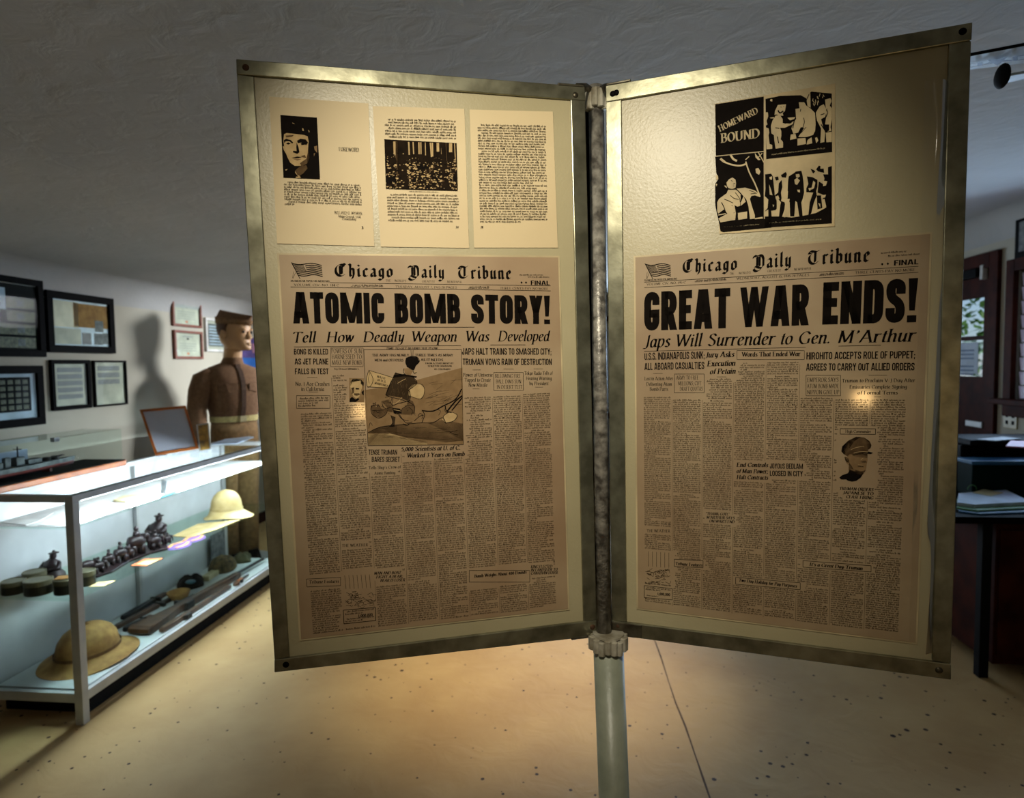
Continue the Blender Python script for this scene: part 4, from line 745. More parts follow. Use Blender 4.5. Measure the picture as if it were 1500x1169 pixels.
for s, m in (('175,400 215,380 480,410 540,430 560,520 555,640 530,760 500,850 430,890 340,890 270,840 220,740 180,620 165,500', 1), ('350,960 420,900 520,880 540,930 470,1010 420,1040 380,1030', 3), ('345,965 380,1030 430,1050 400,1060 350,1000', 1), ('360,1055 430,1060 430,1080 355,1078', 1), ('640,590 690,575 690,690 650,640', 2), ('155,585 185,590 205,700 170,640', 1), ('635,700 660,690 640,745', 2)): k.poly(Zp(s), m, L2 * .5)
for s, m in (('170,490 210,470 280,490 320,530 300,545 260,510 200,510 180,540', 0), ('205,545 240,525 280,545 240,562', 0), ('375,500 430,470 510,480 550,530 520,570 440,530 390,540', 0), ('430,540 470,535 510,560 450,570', 0), ('370,530 400,600 415,680 380,705 310,680 320,655 370,660 365,600', 0), ('290,765 380,745 460,755 400,770 330,772', 0), ('300,780 360,775 450,785 380,810', 2), ('420,850 520,780 555,640 570,760 540,850 450,900', 3), ('430,740 500,720 520,770 470,760', 3), ('195,420 330,410 300,440 210,450', 3), ('555,520 600,560 580,860 530,880', 0)): k.poly(Zp(s), m, L2)
for s in ('455,305 475,310 485,350 460,345', '545,330 570,350 565,375', '190,950 235,940 205,965', '300,215 345,240 310,235'): k.poly(Zp(s), 1, L2)
k.mb.build('portrait', [M['ink'], M['light'], M['shade'], M['mid']], e1)
S2, e2 = page([(546, 156), (680, 160), (687, 363.5), (557.7, 361.6)], 'cream book page with a printed forest photograph between text')
k = Ink(S2); r = random.Random(22)
k.lines([(563, 172.5), (667, 178), (668.5, 207), (564.5, 202)], 7, .0135, r, 0, .12, 1); k.lines([(566.5, 283), (671, 286), (673, 328), (568.5, 324.5)], 10, .0135, r, 0, .12, .9); k.text('27', (667.5, 334.6), (671.5, 334.8), 3.4, 'bold'); k.lines([(597, 278.6), (642, 280.6), (642, 284), (597, 282)], 1, .007, r, 0, 0, 1); k.mb.build('page_text', M['ink'], e2)
Z = Zm(555, 195, 12); k = Ink(S2); k.poly(Zp('95,118 1362,185 1383,1022 122,985'), 1)
for x0, x1, x2, y in ((250, 290, 300, 400), (510, 535, 545, 390), (590, 610, 620, 380), (690, 712, 715, 380), (725, 745, 748, 380), (805, 820, 825, 400), (890, 915, 935, 430), (925, 950, 955, 420), (1010, 1055, 1058, 335), (1230, 1285, 1285, 345), (1320, 1335, 1350, 520), (1090, 1110, 1112, 380)): k.poly(Z([(x0, 150 + x0 * .03), (x1, 150 + x0 * .03), (x2, y), (x0 + (x2 - x1), y)]), 2, L2 * .5)
rr = random.Random(33)
for i in range(720):                                     # bright undergrowth in the lower half
    x = rr.uniform(125, 1365); y = rr.uniform(440 if x > 480 else 360, 975 + x * .02); s = rr.uniform(9, 28) * (.6 if y < 560 else 1)
    if y < 520 and rr.random() < .5: continue
    P = [(x + s * rr.uniform(.5, 1.2) * math.cos(a), min(y + s * rr.uniform(.3, .8) * math.sin(a), 980 + x * .02)) for a in (0, 1.1, 2.2, 3.3, 4.3, 5.3)]
    P = [(min(max(a, 118), 1368), b) for a, b in P]; k.poly(Z(P), 2 if rr.random() < .62 else (0 if rr.random() < .6 else 3), L2 * (1 + .002 * i))
for s, m in (('290,128 480,140 495,760 540,985 300,985 330,700 300,420', 1), ('295,135 335,135 330,420 345,880 315,885 310,500 290,420', 3), ('1085,170 1180,178 1195,520 1210,800 1265,1015 1095,1010 1120,800 1110,560', 1), ('1160,180 1180,180 1195,500 1180,500', 3), ('110,130 240,140 250,420 270,800 220,640 130,330', 1), ('930,790 1000,760 1060,860 960,840', 0), ('660,580 840,570 860,640 670,640', 0), ('580,780 660,800 640,880 570,870', 0), ('1290,750 1370,760 1380,880 1300,850', 0), ('130,790 280,760 310,880 130,900', 0)): k.poly(Zp(s), m, L2 * 2.2)
k.mb.build('forest_photo', [M['ink'], mat('halftone_dark', (34, 25, 16), .8, spec=.05, noise=70, alt=(22, 16, 10)), M['light'], M['mid']], e2)
S3, e3 = page([(687.8, 161), (809.6, 164), (816.8, 363), (694.4, 363)], 'cream book page filled with text, nearest the post')
k = Ink(S3); r = random.Random(23); k.lines([(699, 182), (798.5, 184.5), (801.5, 328), (703, 327)], 38, .0135, r, 0, .13, .6); k.text('28', (703.8, 334.6), (707.4, 334.6), 3.4, 'bold'); k.mb.build('page_text', M['ink'], e3)

# ------------------------------------------------------------------ photo page on the right panel
SH = Sheet(PR, [(1047, 152.4), (1223.4, 123), (1222.5, 331.7), (1054, 343)], .0016)
e4 = SH.paper(MB(), .0012).build('photo_page', M['cream']); tag(e4, 'black and cream photo page titled HOMEWARD BOUND on the right panel', 'page')
k = Ink(SH)
k.poly([(1047.8, 153.4), (1118.7, 142), (1118.7, 221.6), (1048.6, 228.6)], 0)
k.text('HOMEWARD', (1054.5, 193.5), (1111, 166), 9, 'bold', 0, 1, False, L2); k.text('BOUND', (1056.5, 209.6), (1112.6, 202), 13, 'bold', 0, 1, False, L2)
k.mb.build('title_block', [M['ink'], M['cream']], e4)
Z = Zm(1040, 225, 9.742); k = Ink(SH)
k.poly(Zp('75,50 770,-20 775,150 770,935 877,930 877,1060 190,1125 150,1110 130,990 100,860 75,740 75,430 120,370 90,280'), 0)
for s in ('245,470 235,420 270,375 320,345 365,375 372,430 365,490 330,515 270,505', '105,700 130,650 240,570 260,520 370,520 395,540 440,590 430,750 390,760 350,740 370,860 360,950 150,985 120,930 250,860 200,800 120,860 105,830', '380,505 500,490 640,530 690,570 715,625 640,600 590,610 570,650 600,760 640,880 640,930 570,940 550,760 520,660 460,590 420,545', '440,700 480,610 510,690 440,750', '400,850 530,830 530,930 400,950', '650,220 690,210 720,260 700,310 655,280', '205,460 235,465 245,500 215,480', '640,-5 720,95 690,100 650,60', '640,925 750,905 755,930 640,940', '80,320 110,310 120,360 90,380', '80,430 105,440 95,470'): k.poly(Zp(s), 1, L2)
for s, w in (('150,75 200,120 300,160 420,178 510,155', 2.4), ('150,75 175,100 210,125', 3.4), ('290,15 330,80 385,110', 3.0), ('510,120 560,270 640,430 715,620', 2.0), ('505,95 560,45', 1.2), ('690,-10 780,150', 1.4), ('745,0 690,60', 1.2), ('80,45 430,5', .9), ('120,880 230,860', 1.4), ('770,-10 772,930', .8)): k.path(Zp(s), w, 1, L2 * 1.5)
for s, w in (('205,655 270,680 330,710', 1.0), ('290,600 340,640 410,660', 1.0), ('165,700 200,770 230,860', 1.3), ('300,390 325,400', .9), ('330,440 362,430', .9), ('330,465 350,470', .6), ('260,500 320,512 372,490', .8), ('560,530 650,560', .9), ('580,580 670,570', .9), ('370,760 400,950', 1.2), ('440,600 450,680', 1.2), ('310,745 322,750', 1.2), ('340,845 346,850', 1.2), ('360,560 420,640 430,700', .9)): k.path(Zp(s), w, 0, L2 * 2)
r = random.Random(31)
k.lines([(1058, 331.5), (1112, 326.8), (1112, 330.6), (1058, 335)], 1, .0085, r, 1, 0, 1)
k.mb.build('airman_photo', [M['ink'], M['cream']], e4)
Z = Zm(1110, 120, 10.167); k = Ink(SH)
k.poly(Zp('115,260 330,215 640,205 720,250 730,300 780,160 800,150 1100,180 1105,1050 125,1155'), 0)
for s in ('215,300 180,290 190,265 215,262', '300,350 420,340 405,440 370,470 380,510 330,510 270,490 250,500 255,440 275,400', '265,510 330,500 370,560 370,620 480,630 530,590 560,600 510,640 400,690 330,690 350,740 350,810 340,860 375,900 375,985 265,1000 245,870 240,800 200,770 195,660 220,580', '610,310 690,310 720,360 780,400 850,470 860,640 850,740 820,800 720,830 600,830 640,770 690,690 640,680 600,760 530,780 500,700 540,600 570,560 560,410 620,400', '730,300 780,170 785,390 740,370', '590,850 710,840 715,930 590,955', '740,870 800,830 810,920 725,940', '850,840 880,830 900,880 870,920', '490,790 560,780 575,850 480,870', '860,470 920,370 980,340 1010,400 1040,400 1000,530 940,560 960,640 1000,760 990,900 930,915 940,700 880,580', '1000,270 1080,250 1095,290 1070,360 1100,400 1100,560 1080,680 1100,760 1100,900 1020,905 1010,760 1060,730 1060,640 1000,640 1020,500', '110,460 150,460 155,520 130,590 145,640 115,660', '115,680 160,700 170,760 160,800 175,930 215,945 215,1000 130,1010', '180,540 240,530 240,550 190,550', '440,540 560,530 540,560 480,580'): k.poly(Zp(s), 1, L2)
for s in ('380,600 440,580 460,620 400,630', '620,210 700,240 690,300 640,290 600,300'): k.poly(Zp(s), 0, L2 * 2)
for s, w in (('680,540 690,620 640,750', 1.0), ('640,770 720,680', .8), ('600,832 720,832 820,800', .9), ('300,430 330,470 380,440', 2.0), ('340,380 350,385', 1.0), ('380,375 390,380', 1.0), ('1020,420 1040,470 1010,540', 1.0), ('930,500 990,480', 1.2), ('260,690 320,700', 1.2), ('290,820 310,920', 1.4), ('940,640 990,720', 1.4), ('640,410 630,450', 1.0), ('860,470 870,640', .9), ('1000,760 1100,740', 1.2), ('540,590 520,700', 1.4), ('740,230 720,290', .8), ('760,190 740,240', .8)): k.path(Zp(s), w, 0, L2 * 2)
for s in range(14): a = random.Random(s + 60); x, y = a.uniform(810, 980), a.uniform(160, 380); k.path(Z([(x, y), (x + a.uniform(-20, 20), y + a.uniform(20, 60))]), .9, 1, L2 * 2, False)
k.lines(Zp('165,1065 1000,980 1000,1020 165,1105'), 1, .0085, r, 1, 0, 1); k.mb.build('canteen_photo', [M['ink'], M['cream']], e4)
Z = Zm(1110, 225, 9.742); k = Ink(SH)
k.poly(Zp('100,900 300,900 480,915 650,890 830,850 980,770 1055,700 1055,1000 100,1060'), 0)
for s in ('105,300 190,290 215,330 225,420 240,560 270,680 270,790 250,810 190,820 200,920 150,930 150,800 100,830 140,780 150,660 100,610 110,500', '330,310 400,265 415,300 400,350 340,340', '290,440 340,380 350,480 330,560 340,640 330,680 390,700 380,800 340,920 300,920 320,740 330,700 250,600', '440,330 520,280 540,260 620,250 635,300 650,400 660,560 640,650 620,700 640,900 590,895 560,700 535,680 520,900 460,900 455,700 420,640 430,420', '700,330 780,340 850,380 850,480 830,540 840,600 800,700 760,860 720,880 740,700 790,560 690,555 690,500 720,440', '750,220 800,240 820,260 790,290 770,260', '830,230 870,175 895,185 890,220 940,220 945,280 860,260', '930,300 1000,300 1000,200 1055,180 1055,760 980,780 920,660 950,600 850,560 870,400 930,440 950,360', '840,600 900,600 920,780 850,800', '240,340 290,330 300,380 260,390'): k.poly(Zp(s), 0)
for s in ('165,340 205,330 200,380 170,370', '160,440 190,520 210,600 170,590', '240,450 300,410 290,560 240,600', '250,620 290,600 310,650 260,660', '540,300 590,295 600,330 570,350 545,340', '520,380 560,350 600,390 560,450 530,440', '560,520 600,520 600,560 570,550', '690,260 740,250 750,330 700,320', '660,380 700,370 720,440 680,480', '700,560 790,560 730,700 710,880 665,885 660,700 660,600', '790,390 820,420 800,500 760,520', '720,500 770,490 740,540', '930,390 990,400 970,460 930,470', '910,600 970,590 960,630 900,640', '540,820 560,860 530,850', '365,650 455,650 440,740 460,790 440,900 375,915 400,760', '210,730 235,740 220,770', '920,660 950,650 975,760 920,780', '370,560 430,540 425,640 350,640', '860,710 890,720 890,780'): k.poly(Zp(s), 1, L2)
k.lines(Zp('120,970 915,925 915,965 120,1008'), 1, .0085, r, 1, 0, 1)
k.mb.build('airmen_photo', [M['ink'], M['cream']], e4)
# ------------------------------------------------------------------ glass showcase
P0 = at_z(122.6, 1063, 0); uF, vC = to_room(P0); CW, CL = .43, 1.74; uB, vD = uF - CW, vC + CL
zt = at_y(105, 725.5, P0.y).z; zs1 = at_y(112, 773, P0.y + .03).z; zs2 = at_y(124, 878, P0.y + .03).z; zd = at_y(138.7, 1010.5, P0.y + .03).z
S_ = .034
case = tag(empty('display_case', R((uF + uB) / 2, (vC + vD) / 2, 0)), 'long lit glass showcase with aluminium frame beside the left wall', 'showcase')
for u in (uF - S_, uB):
    for v in (vC, vD - S_): mb = MB(RM); rb(mb, u, u + S_, v, v + S_, 0, zt - .03); mb.build('corner_post', M['alu'], case, bevel=.002)
for nm, a in (('top_rail', (uF - S_, uF, vC, vD)), ('top_rail', (uB, uB + S_, vC, vD)), ('top_rail', (uB + S_, uF - S_, vC, vC + S_)), ('top_rail', (uB + S_, uF - S_, vD - S_, vD))):
    mb = MB(RM); rb(mb, *a, zt - .03, zt - .004); mb.build(nm, M['alu'], case, bevel=.002)
for a in ((uF - S_ + .006, uF - .004, vC + S_, vD - S_), (uB + S_, uF - S_, vC + .004, vC + S_ - .006), (uB + S_, uF - S_, vD - S_ + .006, vD - .004)):
    mb = MB(RM); rb(mb, *a, zd - .042, zd - .004); mb.build('bottom_rail', M['alu'], case, bevel=.002)
mb = MB(RM); rb(mb, uB + .01, uF - .05, vC + .09, vD - .05, 0, zd - .05); mb.build('plinth', M['dull_black'], case)
mb = MB(RM); rb(mb, uB + S_, uF - S_ + .005, vC + S_, vD - S_, zd - .03, zd); mb.build('deck', M['white_panel'], case)
mb = MB(RM); rb(mb, uB + .004, uB + .016, vC + S_, vD - S_, zd - .03, zt - .03); mb.build('back_panel', M['white_panel'], case)
for v in ((vC + vD) / 2,): mb = MB(RM); rb(mb, uB + .018, uB + .04, v, v + .022, zd, zt - .03); mb.build('back_upright', M['alu'], case, bevel=.002)
for nm, a in (('front_glass', (uF - .012, uF - .008, vC + S_, vD - S_, zd, zt - .03)), ('end_glass', (uB + S_, uF - S_, vC + .010, vC + .014, zd, zt - .03)), ('end_glass', (uB + S_, uF - S_, vD - .014, vD - .010, zd, zt - .03)), ('top_glass', (uB + .002, uF - .002, vC + .002, vD - .002, zt - .004, zt + .002))):
    mb = MB(RM); rb(mb, *a); mb.build(nm, M['glass'], case)
for z in (zs1, zs2): mb = MB(RM); rb(mb, uB + .02, uF - .03, vC + .02, vD - .02, z - .006, z); mb.build('glass_shelf', M['shelf_glass'], case)
mb = MB(RM); rb(mb, uF - .026, uF - .014, vC + .06, vD - .06, zt - .034, zt - .028)
mb.build('lamp_strip', mat('lamp_strip_light', (255, 255, 255), .5, noise=4, emit=(236, 244, 255), strength=14), case)
lamp('case_lamp', 'AREA', R(uF - .018, (vC + vD) / 2, zt - .036), 30, COOL, R(uF - .22, (vC + vD) / 2, zd), shape='RECTANGLE', size=.02, size_y=CL - .14).rotation_euler = (Matrix.Rotation(-TH, 3, 'Z') @ Matrix.Rotation(math.radians(34), 3, 'Y')).to_euler()
mb = MB(RM); rb(mb, uB + .025, uF - .040, vC + .03, vD - .03, zs1 + .0003, zs1 + .0015); mb.build('shelf_liner', M['bleach'], case)
lamp('case_fill_lower', 'AREA', R(uF - .030, (vC + vD) / 2, zs1 - .010), 7, COOL, R(uB, (vC + vD) / 2, zd), shape='RECTANGLE', size=.015, size_y=CL - .14).rotation_euler = (Matrix.Rotation(-TH, 3, 'Z') @ Matrix.Rotation(math.radians(38), 3, 'Y')).to_euler()  # added fill that brightens the lower shelves, no fixture here
def fit(c, r, rv=None):                                  # keep a thing inside the case
    u, v = to_room(c); rv = rv or r; return R(min(max(u, uB + .045 + r), uF - .018 - r), min(max(v, vC + .038 + rv), vD - .038 - rv), c.z)
def case_box(px, py, z): return at_z(px, py, z)
def slab(name, q, z, th, mt, label, cat, group=None, bevel=0):   # flat thing lying at height z, outline from pixels
    mb = MB(); P = [at_z(x, y, z) for x, y in q]; P = [fit(p, .006) for p in P] if to_room(P[0])[0] < uF + .1 and z < zt - .05 else P; mb.hexa(P, [p + Vector((0, 0, th)) for p in P]); return tag(mb.build(name, mt, bevel=bevel), label, cat, group)
# top shelf
ze = zs1 + .0018
slab('paper_sheet', [(2, 786), (60, 768), (92, 768), (94, 779), (52, 791), (4, 802)], ze, .002, M['bleach'], 'large white sheet on the top shelf at the near end of the showcase', 'paper')
slab('paper_sheet', [(0, 766), (34, 757), (78, 752), (58, 764), (10, 778)], ze, .002, M['bleach'], 'white sheet at the back of the top shelf near end', 'paper')
slab('knife_sheath', [(0, 800), (34, 794), (66, 789), (68, 793), (30, 800), (0, 806)], ze + .003, .010, M['gun_metal'], 'dark knife sheath at the near front edge of the top shelf', 'sheath', None, .003)
slab('booklet', [(126, 759), (145, 741), (192, 742), (190, 747), (160, 759)], ze, .010, M['bleach'], 'thick cream booklet open on the top shelf behind the corner post', 'booklet', None, .002)
slab('booklet', [(166, 735), (180, 729), (206, 726), (218, 724), (196, 735), (184, 737)], ze, .010, M['plate'], 'tan booklet farther along the top shelf', 'booklet', None, .002)
slab('glass_plate', [(236, 727), (250, 722), (262, 719), (258, 726), (244, 731)], ze, .006, M['teal'], 'small green glass plate on the top shelf under the grey card', 'plate', None, .001)
slab('paper_sheet', [(300, 702), (330, 694), (352, 692), (340, 699), (314, 705)], ze, .003, M['bleach'], 'white paper on the top shelf toward the far end', 'paper')
slab('paper_sheet', [(344, 695), (366, 688), (382, 686), (382, 690), (362, 696)], ze, .003, M['plate'], 'tan paper at the far end of the top shelf', 'paper')
a = at_z(239, 723, ze); mb = MB(); e1v = R(1, 0) * .03; e2v = R(0, 1); up = Vector((0, 0, 1))
q = [a - R(.022, -.012), a + R(.022, -.012)]; mb.hexa([q[0], q[1], q[1] + up * .062 + e2v * .012, q[0] + up * .062 + e2v * .012], [p + e2v * .003 for p in (q[0], q[1], q[1] + up * .062 + e2v * .012, q[0] + up * .062 + e2v * .012)])
tag(mb.build('photo_card', M['grey_sheet']), 'small grey photo card standing on the top shelf', 'photo card')
# middle shelf: tins, carved figures, ribbons, helmet
ze = zs2 + .0005
def tin(u, v, r, h, label):
    c = R(u, v, ze)
    t = tag(empty('round_tin', c), label, 'tin', 'round tins on the middle shelf')
    MB().lathe([(r * .98, 0), (r, .003), (r, h * .72), (r * .98, h * .74)], c, 32).build('body', M['tin'], t, smooth=False)
    MB().lathe([(r * 1.03, h * .66), (r * 1.03, h), (r * .95, h + .002), (r * .9, h - .001)], c, 32).build('lid', M['tin_lid'], t)
    return c, r, h
tin(-2.165, 2.300, .050, .056, 'olive round tin left of the tagged tin, close to the end glass'); tin(-2.268, 2.392, .042, .056, 'olive round tin behind the others at the left on the middle shelf')
c, r_, h_ = tin(-2.056, 2.315, .044, .058, 'olive round tin carrying a tan tag'); tin(-2.272, 2.296, .042, .05, 'olive round tin cut by the left edge of the picture'); tin(-2.050, 2.405, .038, .06, 'dark tin half hidden by the showcase corner post')
mb = MB(); mb.M = Matrix.Translation(c + Vector((0, 0, h_ + .003))) @ Matrix.Rotation(.3, 4, 'Z'); mb.box(-.036, .036, -.022, .022, 0, .002); tag(mb.build('paper_tag', M['straw']), 'tan paper tag lying on top of a round tin', 'tag')
def carving(px, py, hpx, label, seed, kind='animal', wide=1.0):
    c = fit(at_z(px, py, ze + .012 if kind == 'animal' else ze), .05); s = c.y / F; h = hpx * s; rr = random.Random(seed); mb = MB()
    if kind == 'seated':                                  # robed seated figure with a top-knot
        mb.lathe([(h * .36, 0), (h * .40, h * .05), (h * .37, h * .16), (h * .26, h * .28), (h * .27, h * .42), (h * .24, h * .55), (h * .10, h * .64), (h * .08, h * .68)], c, 18, 1.05, .8)
        mb.ball(c + Vector((.01, -.005, h * .76)), h * .115, .9, .95, 1.1, 14); mb.ball(c + Vector((.01, 0, h * .90)), h * .05, 1, 1, 1, 10); mb.lathe([(h * .16, h * .845), (h * .15, h * .86), (h * .06, h * .88)], c + Vector((.01, 0, 0)), 12)
        for s_ in (-1, 1): mb.tube([c + Vector((s_ * h * .22, 0, h * .52)), c + Vector((s_ * h * .30, -h * .12, h * .36)), c + Vector((s_ * h * .08, -h * .26, h * .32))], [h * .085, h * .08, h * .05], 8)
    else:                                                 # ox or elephant with a rider
        L = h * .46 * wide; d_ = R(.35, 1).normalized(); sd = Vector((0, 0, 1)).cross(d_)
        mb.tube([c - d_ * L * .7 + up * h * .36, c - d_ * L * .45 + up * h * .46, c + up * h * .46, c + d_ * L * .4 + up * h * .46, c + d_ * L * .62 + up * h * .52], [h * .12, h * .22, h * .24, h * .21, h * .12], 10)
        mb.ball(c + d_ * L * .85 + up * h * .55, h * .16, .8, .8, 1.0, 10); mb.tube([c + d_ * L * .95 + up * h * .5, c + d_ * L * 1.1 + up * h * .3, c + d_ * L * 1.08 + up * h * .1], [h * .07, h * .05, h * .035], 8)
        for a_, b_ in ((-.42, -.11), (-.42, .11), (.38, -.11), (.38, .11)): mb.tube([c + d_ * L * a_ + sd * h * b_ + up * h * .36, c + d_ * L * a_ + sd * h * b_ * 1.1], [h * .09, h * .075], 8)
        for s_ in (-1, 1): mb.ball(c + d_ * L * .78 + sd * h * .13 * s_ + up * h * .6, h * .08, .5, 1, 1.2, 8)
        if kind == 'animal' and rr.random() < .8:
            mb.tube([c + up * h * .62, c + up * h * .82], [h * .14, h * .09], 8); mb.ball(c + up * h * .92, h * .085, 1, 1, 1.1, 8)
            mb.tube([c + up * h * .78 + sd * h * .1, c + d_ * h * .22 + up * h * .66 + sd * h * .05], [h * .045, h * .03], 6)
    return tag(mb.build('carved_figure', M['bronze'], smooth=True), label, 'figurine', 'dark carved figures on the middle shelf')
bp_ = [at_z(x, y, ze) for x, y in ((122, 848), (142, 847), (164, 840), (190, 824), (222, 812), (246, 806), (244, 799), (214, 802), (186, 812), (158, 824), (124, 836))]
MB().hexa(bp_, [p + Vector((0, 0, .012)) for p in bp_]); mb = MB(); mb.hexa(bp_, [p + Vector((0, 0, .012)) for p in bp_]); tag(mb.build('carved_plinth', M['bronze'], bevel=.003), 'long wavy dark wooden base under the row of carved figures', 'base')
for i, (px, py, hp, lb, sd_, kd, wd) in enumerate(((70, 846, 44, 'bulky dark carving behind the tagged tin', 1, 'seated', 1), (130, 842, 32, 'dark carved animal beside the corner post on the wavy base', 2, 'animal', 1), (145, 839, 24, 'dark carved animal second along the wavy base', 3, 'animal', 1), (160, 829, 25, 'dark carved rider on the back of the wavy base', 4, 'animal', 1.1), (177, 823, 30, 'dark carved rider in the middle of the wavy base', 5, 'animal', 1),
        (190, 818, 21, 'low dark carving between riders on the wavy base', 6, 'animal', 1), (201, 812, 42, 'tall dark carved rider near the far end of the wavy base', 8, 'animal', .9), (228, 804, 28, 'small dark carving at the foot of the seated figure', 9, 'animal', .9))): carving(px, py, hp, lb, sd_, kd, wd)
carving(232, 792, 44, 'tallest dark carved robed figure with a hat on the middle shelf', 11, 'seated')
carving(246, 796, 16, 'smallest dark carving right of the seated figure', 12, 'animal')
slab('card', [(191, 829), (212, 819), (246, 818), (230, 830)], ze, .002, M['orange_card'], 'orange bordered card at the front of the middle shelf', 'card'); slab('card_print', [(199, 827), (214, 821), (238, 820), (227, 828)], ze + .0022, .0006, M['cream'], 'pale label lying on the orange card', 'label')
slab('photo_print', [(130, 860), (144, 853), (172, 851), (158, 859)], ze, .002, M['pale_straw'], 'cream edged photo lying by the corner post on the middle shelf', 'photo')
slab('paper_sheet', [(252, 786), (290, 768), (330, 764), (352, 762), (318, 776), (280, 788)], ze, .004, M['pale_straw'], 'large tan paper on the middle shelf beneath the cream helmet', 'paper')
for px, py, lb in ((262, 800, 'left purple and orange ribbon patch on the middle shelf'), (284, 790, 'right purple and orange ribbon patch on the middle shelf')):
    c = at_z(px, py, ze); rg = lambda r1, r2, z: [c + R(r1 * math.cos(t * math.pi / 8), r2 * math.sin(t * math.pi / 8), z) for t in range(16)]
    e = tag(MB().hexa(rg(.055, .07, 0), rg(.05, .064, .006)).build('ribbon_patch', M['purple']), lb, 'patch', 'ribbon patches')
    for s_ in (-1, 1):
        m_ = MB(); m_.tube([c + R(.02 * s_, -.055, .007), c + R(.034 * s_, 0, .008), c + R(.014 * s_, .055, .007)], .008, 6, flat=.3); m_.build('stripe', M['orange'], e)
def helmet(px, py, wpx, hpx, z, mt, label, rot=0, bandm=None):
    c = at_z(px, py, z); s = c.y / F; r = wpx * s / 2; h = hpx * s; c = fit(c, r * .86, r * 1.12) if rot > 1 else fit(c, r * 1.05, r * .95); o_ = tag(empty('sun_helmet', c), label, 'helmet')
    n = 40; rg = []
    for k, (rr_, zz) in enumerate(((.99, .02), (1.0, .0), (.97, .03), (.8, .13), (.68, .22), (.63, .30), (.62, .42), (.58, .62), (.48, .80), (.33, .93), (.15, .99), (.02, 1.0))):
        ring_ = []
        for i in range(n):
            a_ = 2 * math.pi * i / n; e_ = 1.0 if rr_ < .7 else 1 + .10 * math.cos(a_); dz = -.06 * (max(0, rr_ - .62) / .38) * math.cos(2 * a_) * h
            x, y = rr_ * r * e_ * math.cos(a_), rr_ * r * .80 * math.sin(a_); ring_.append(c + Vector((x * math.cos(rot) - y * math.sin(rot), x * math.sin(rot) + y * math.cos(rot), zz * h + max(dz, -zz * h))))
        rg.append(ring_)
    MB().loft(rg).build('shell', mt, o_, smooth=True)
    b = MB(); b.lathe([(r * .655, h * .27), (r * .655, h * .36)], c, n, 1, .80, rot, 0, False); b.build('hat_band', bandm or mt, o_); b = MB(); b.ball(c + up * h * 1.0, r * .05, 1, 1, .6, 10); b.build('vent_button', mt, o_, smooth=True)
    return o_
helmet(355, 757, 70, 40, ze + .004, M['pale_straw'], 'cream ridged sun helmet at the far end of the middle shelf', .2)
# deck of the case
zf = zd + .0005
helmet(66, 1000, 160, 58, zf, M['straw'], 'large tan sun helmet on the showcase deck at the near end', math.pi / 2 - TH, mat('helmet_band', (120, 82, 40), .8, noise=30))
def longarm(name, pa_, pb_, prof, mts, label, cat, th, group=None, rod=None):
    A, B = fit(at_z(*pa_, zf), .03), fit(at_z(*pb_, zf), .03); d_ = (B - A); L = d_.length; d_.normalize(); s_ = Vector((-d_.y, d_.x, 0)); o_ = tag(empty(name, A), label, cat, group)
    for nm, mt, pts_ in prof:
        q = [A + d_ * L * x + s_ * y for x, y in pts_]; n = len(q); c_ = sum((p for p in q), Vector()) / n
        sh_ = [p.lerp(c_, .06) for p in q]; mb = MB(); mb.loft([[p + up * .0 for p in sh_], [p + up * th * .25 for p in q], [p + up * th * .75 for p in q], [p + up * th for p in sh_]]); mb.build(nm, mt, o_, bevel=.002)
    if rod: mb = MB(); mb.tube([A + d_ * L * rod[0] + s_ * rod[2] + up * th * .6, A + d_ * L * rod[1] + s_ * rod[2] + up * th * .6], rod[3], 12); mb.build('barrel', M['gun_metal'], o_, smooth=True)
    return o_
gs, gm = M['gun_wood'], M['gun_metal']
longarm('rifle', (202, 931), (388, 824), [('stock', gs, [(0, -.055), (.02, -.06), (.14, -.045), (.24, -.022), (.33, -.02), (.62, -.022), (.74, -.015), (.74, .012), (.62, .016), (.36, .022), (.24, .024), (.14, .035), (0, .055)]), ('receiver', gm, [(.26, .012), (.40, .012), (.40, .030), (.26, .030)]), ('trigger_guard', gm, [(.27, -.022), (.33, -.022), (.33, -.036), (.28, -.036)]), ('bolt_handle', gm, [(.29, .028), (.31, .028), (.31, .06), (.295, .06)])], None,
        'long wooden rifle running from the tan helmet along the showcase deck', 'rifle', .04, None, (.38, 1.0, .012, .009))
longarm('carbine', (236, 928), (340, 862), [('stock', gs, [(0, -.012), (.12, -.016), (.3, -.012), (.9, -.008), (1, -.006), (1, .006), (.9, .008), (.3, .012), (.12, .016), (0, .012)]), ('trigger_guard', gm, [(.25, -.012), (.34, -.012), (.33, -.03), (.27, -.03)])], None, 'slim dark carbine near the front edge of the deck', 'rifle', .025, None, (.6, 1.0, 0, .006))
for i, (a_, b_, lb, wmt) in enumerate((((158, 908), (233, 872), 'slim dark bayonet at the back of the deck', gm), ((166, 924), (254, 878), 'brown bayonet scabbard second from the back of the deck', gs), ((182, 926), (222, 906), 'short dark bayonet between the brown scabbard and the rifle', gm), ((134, 930), (158, 918), 'short dark knife behind the corner post on the deck', gm))):
    longarm('bayonet', a_, b_, [('scabbard', wmt, [(0, -.010), (.06, -.013), (.72, -.014), (.74, .014), (.06, .013), (0, .010)]), ('grip', gs if wmt is gm else gm, [(.78, -.014), (1, -.011), (1, .011), (.78, .014)]), ('guard', gm, [(.74, -.03), (.78, -.03), (.78, .03), (.74, .03)])], None, lb, 'bayonet', .022, 'bayonets on the deck')
c = at_z(262, 877, zf); MB(); mb = MB(); mb.lathe([(.03, 0), (.045, .004), (.06, .04), (.056, .042), (.042, .010), (.001, .007)], c, 28); tag(mb.build('wooden_bowl', M['straw'], smooth=True), 'small tan bowl on the deck before the dark cap', 'bowl')
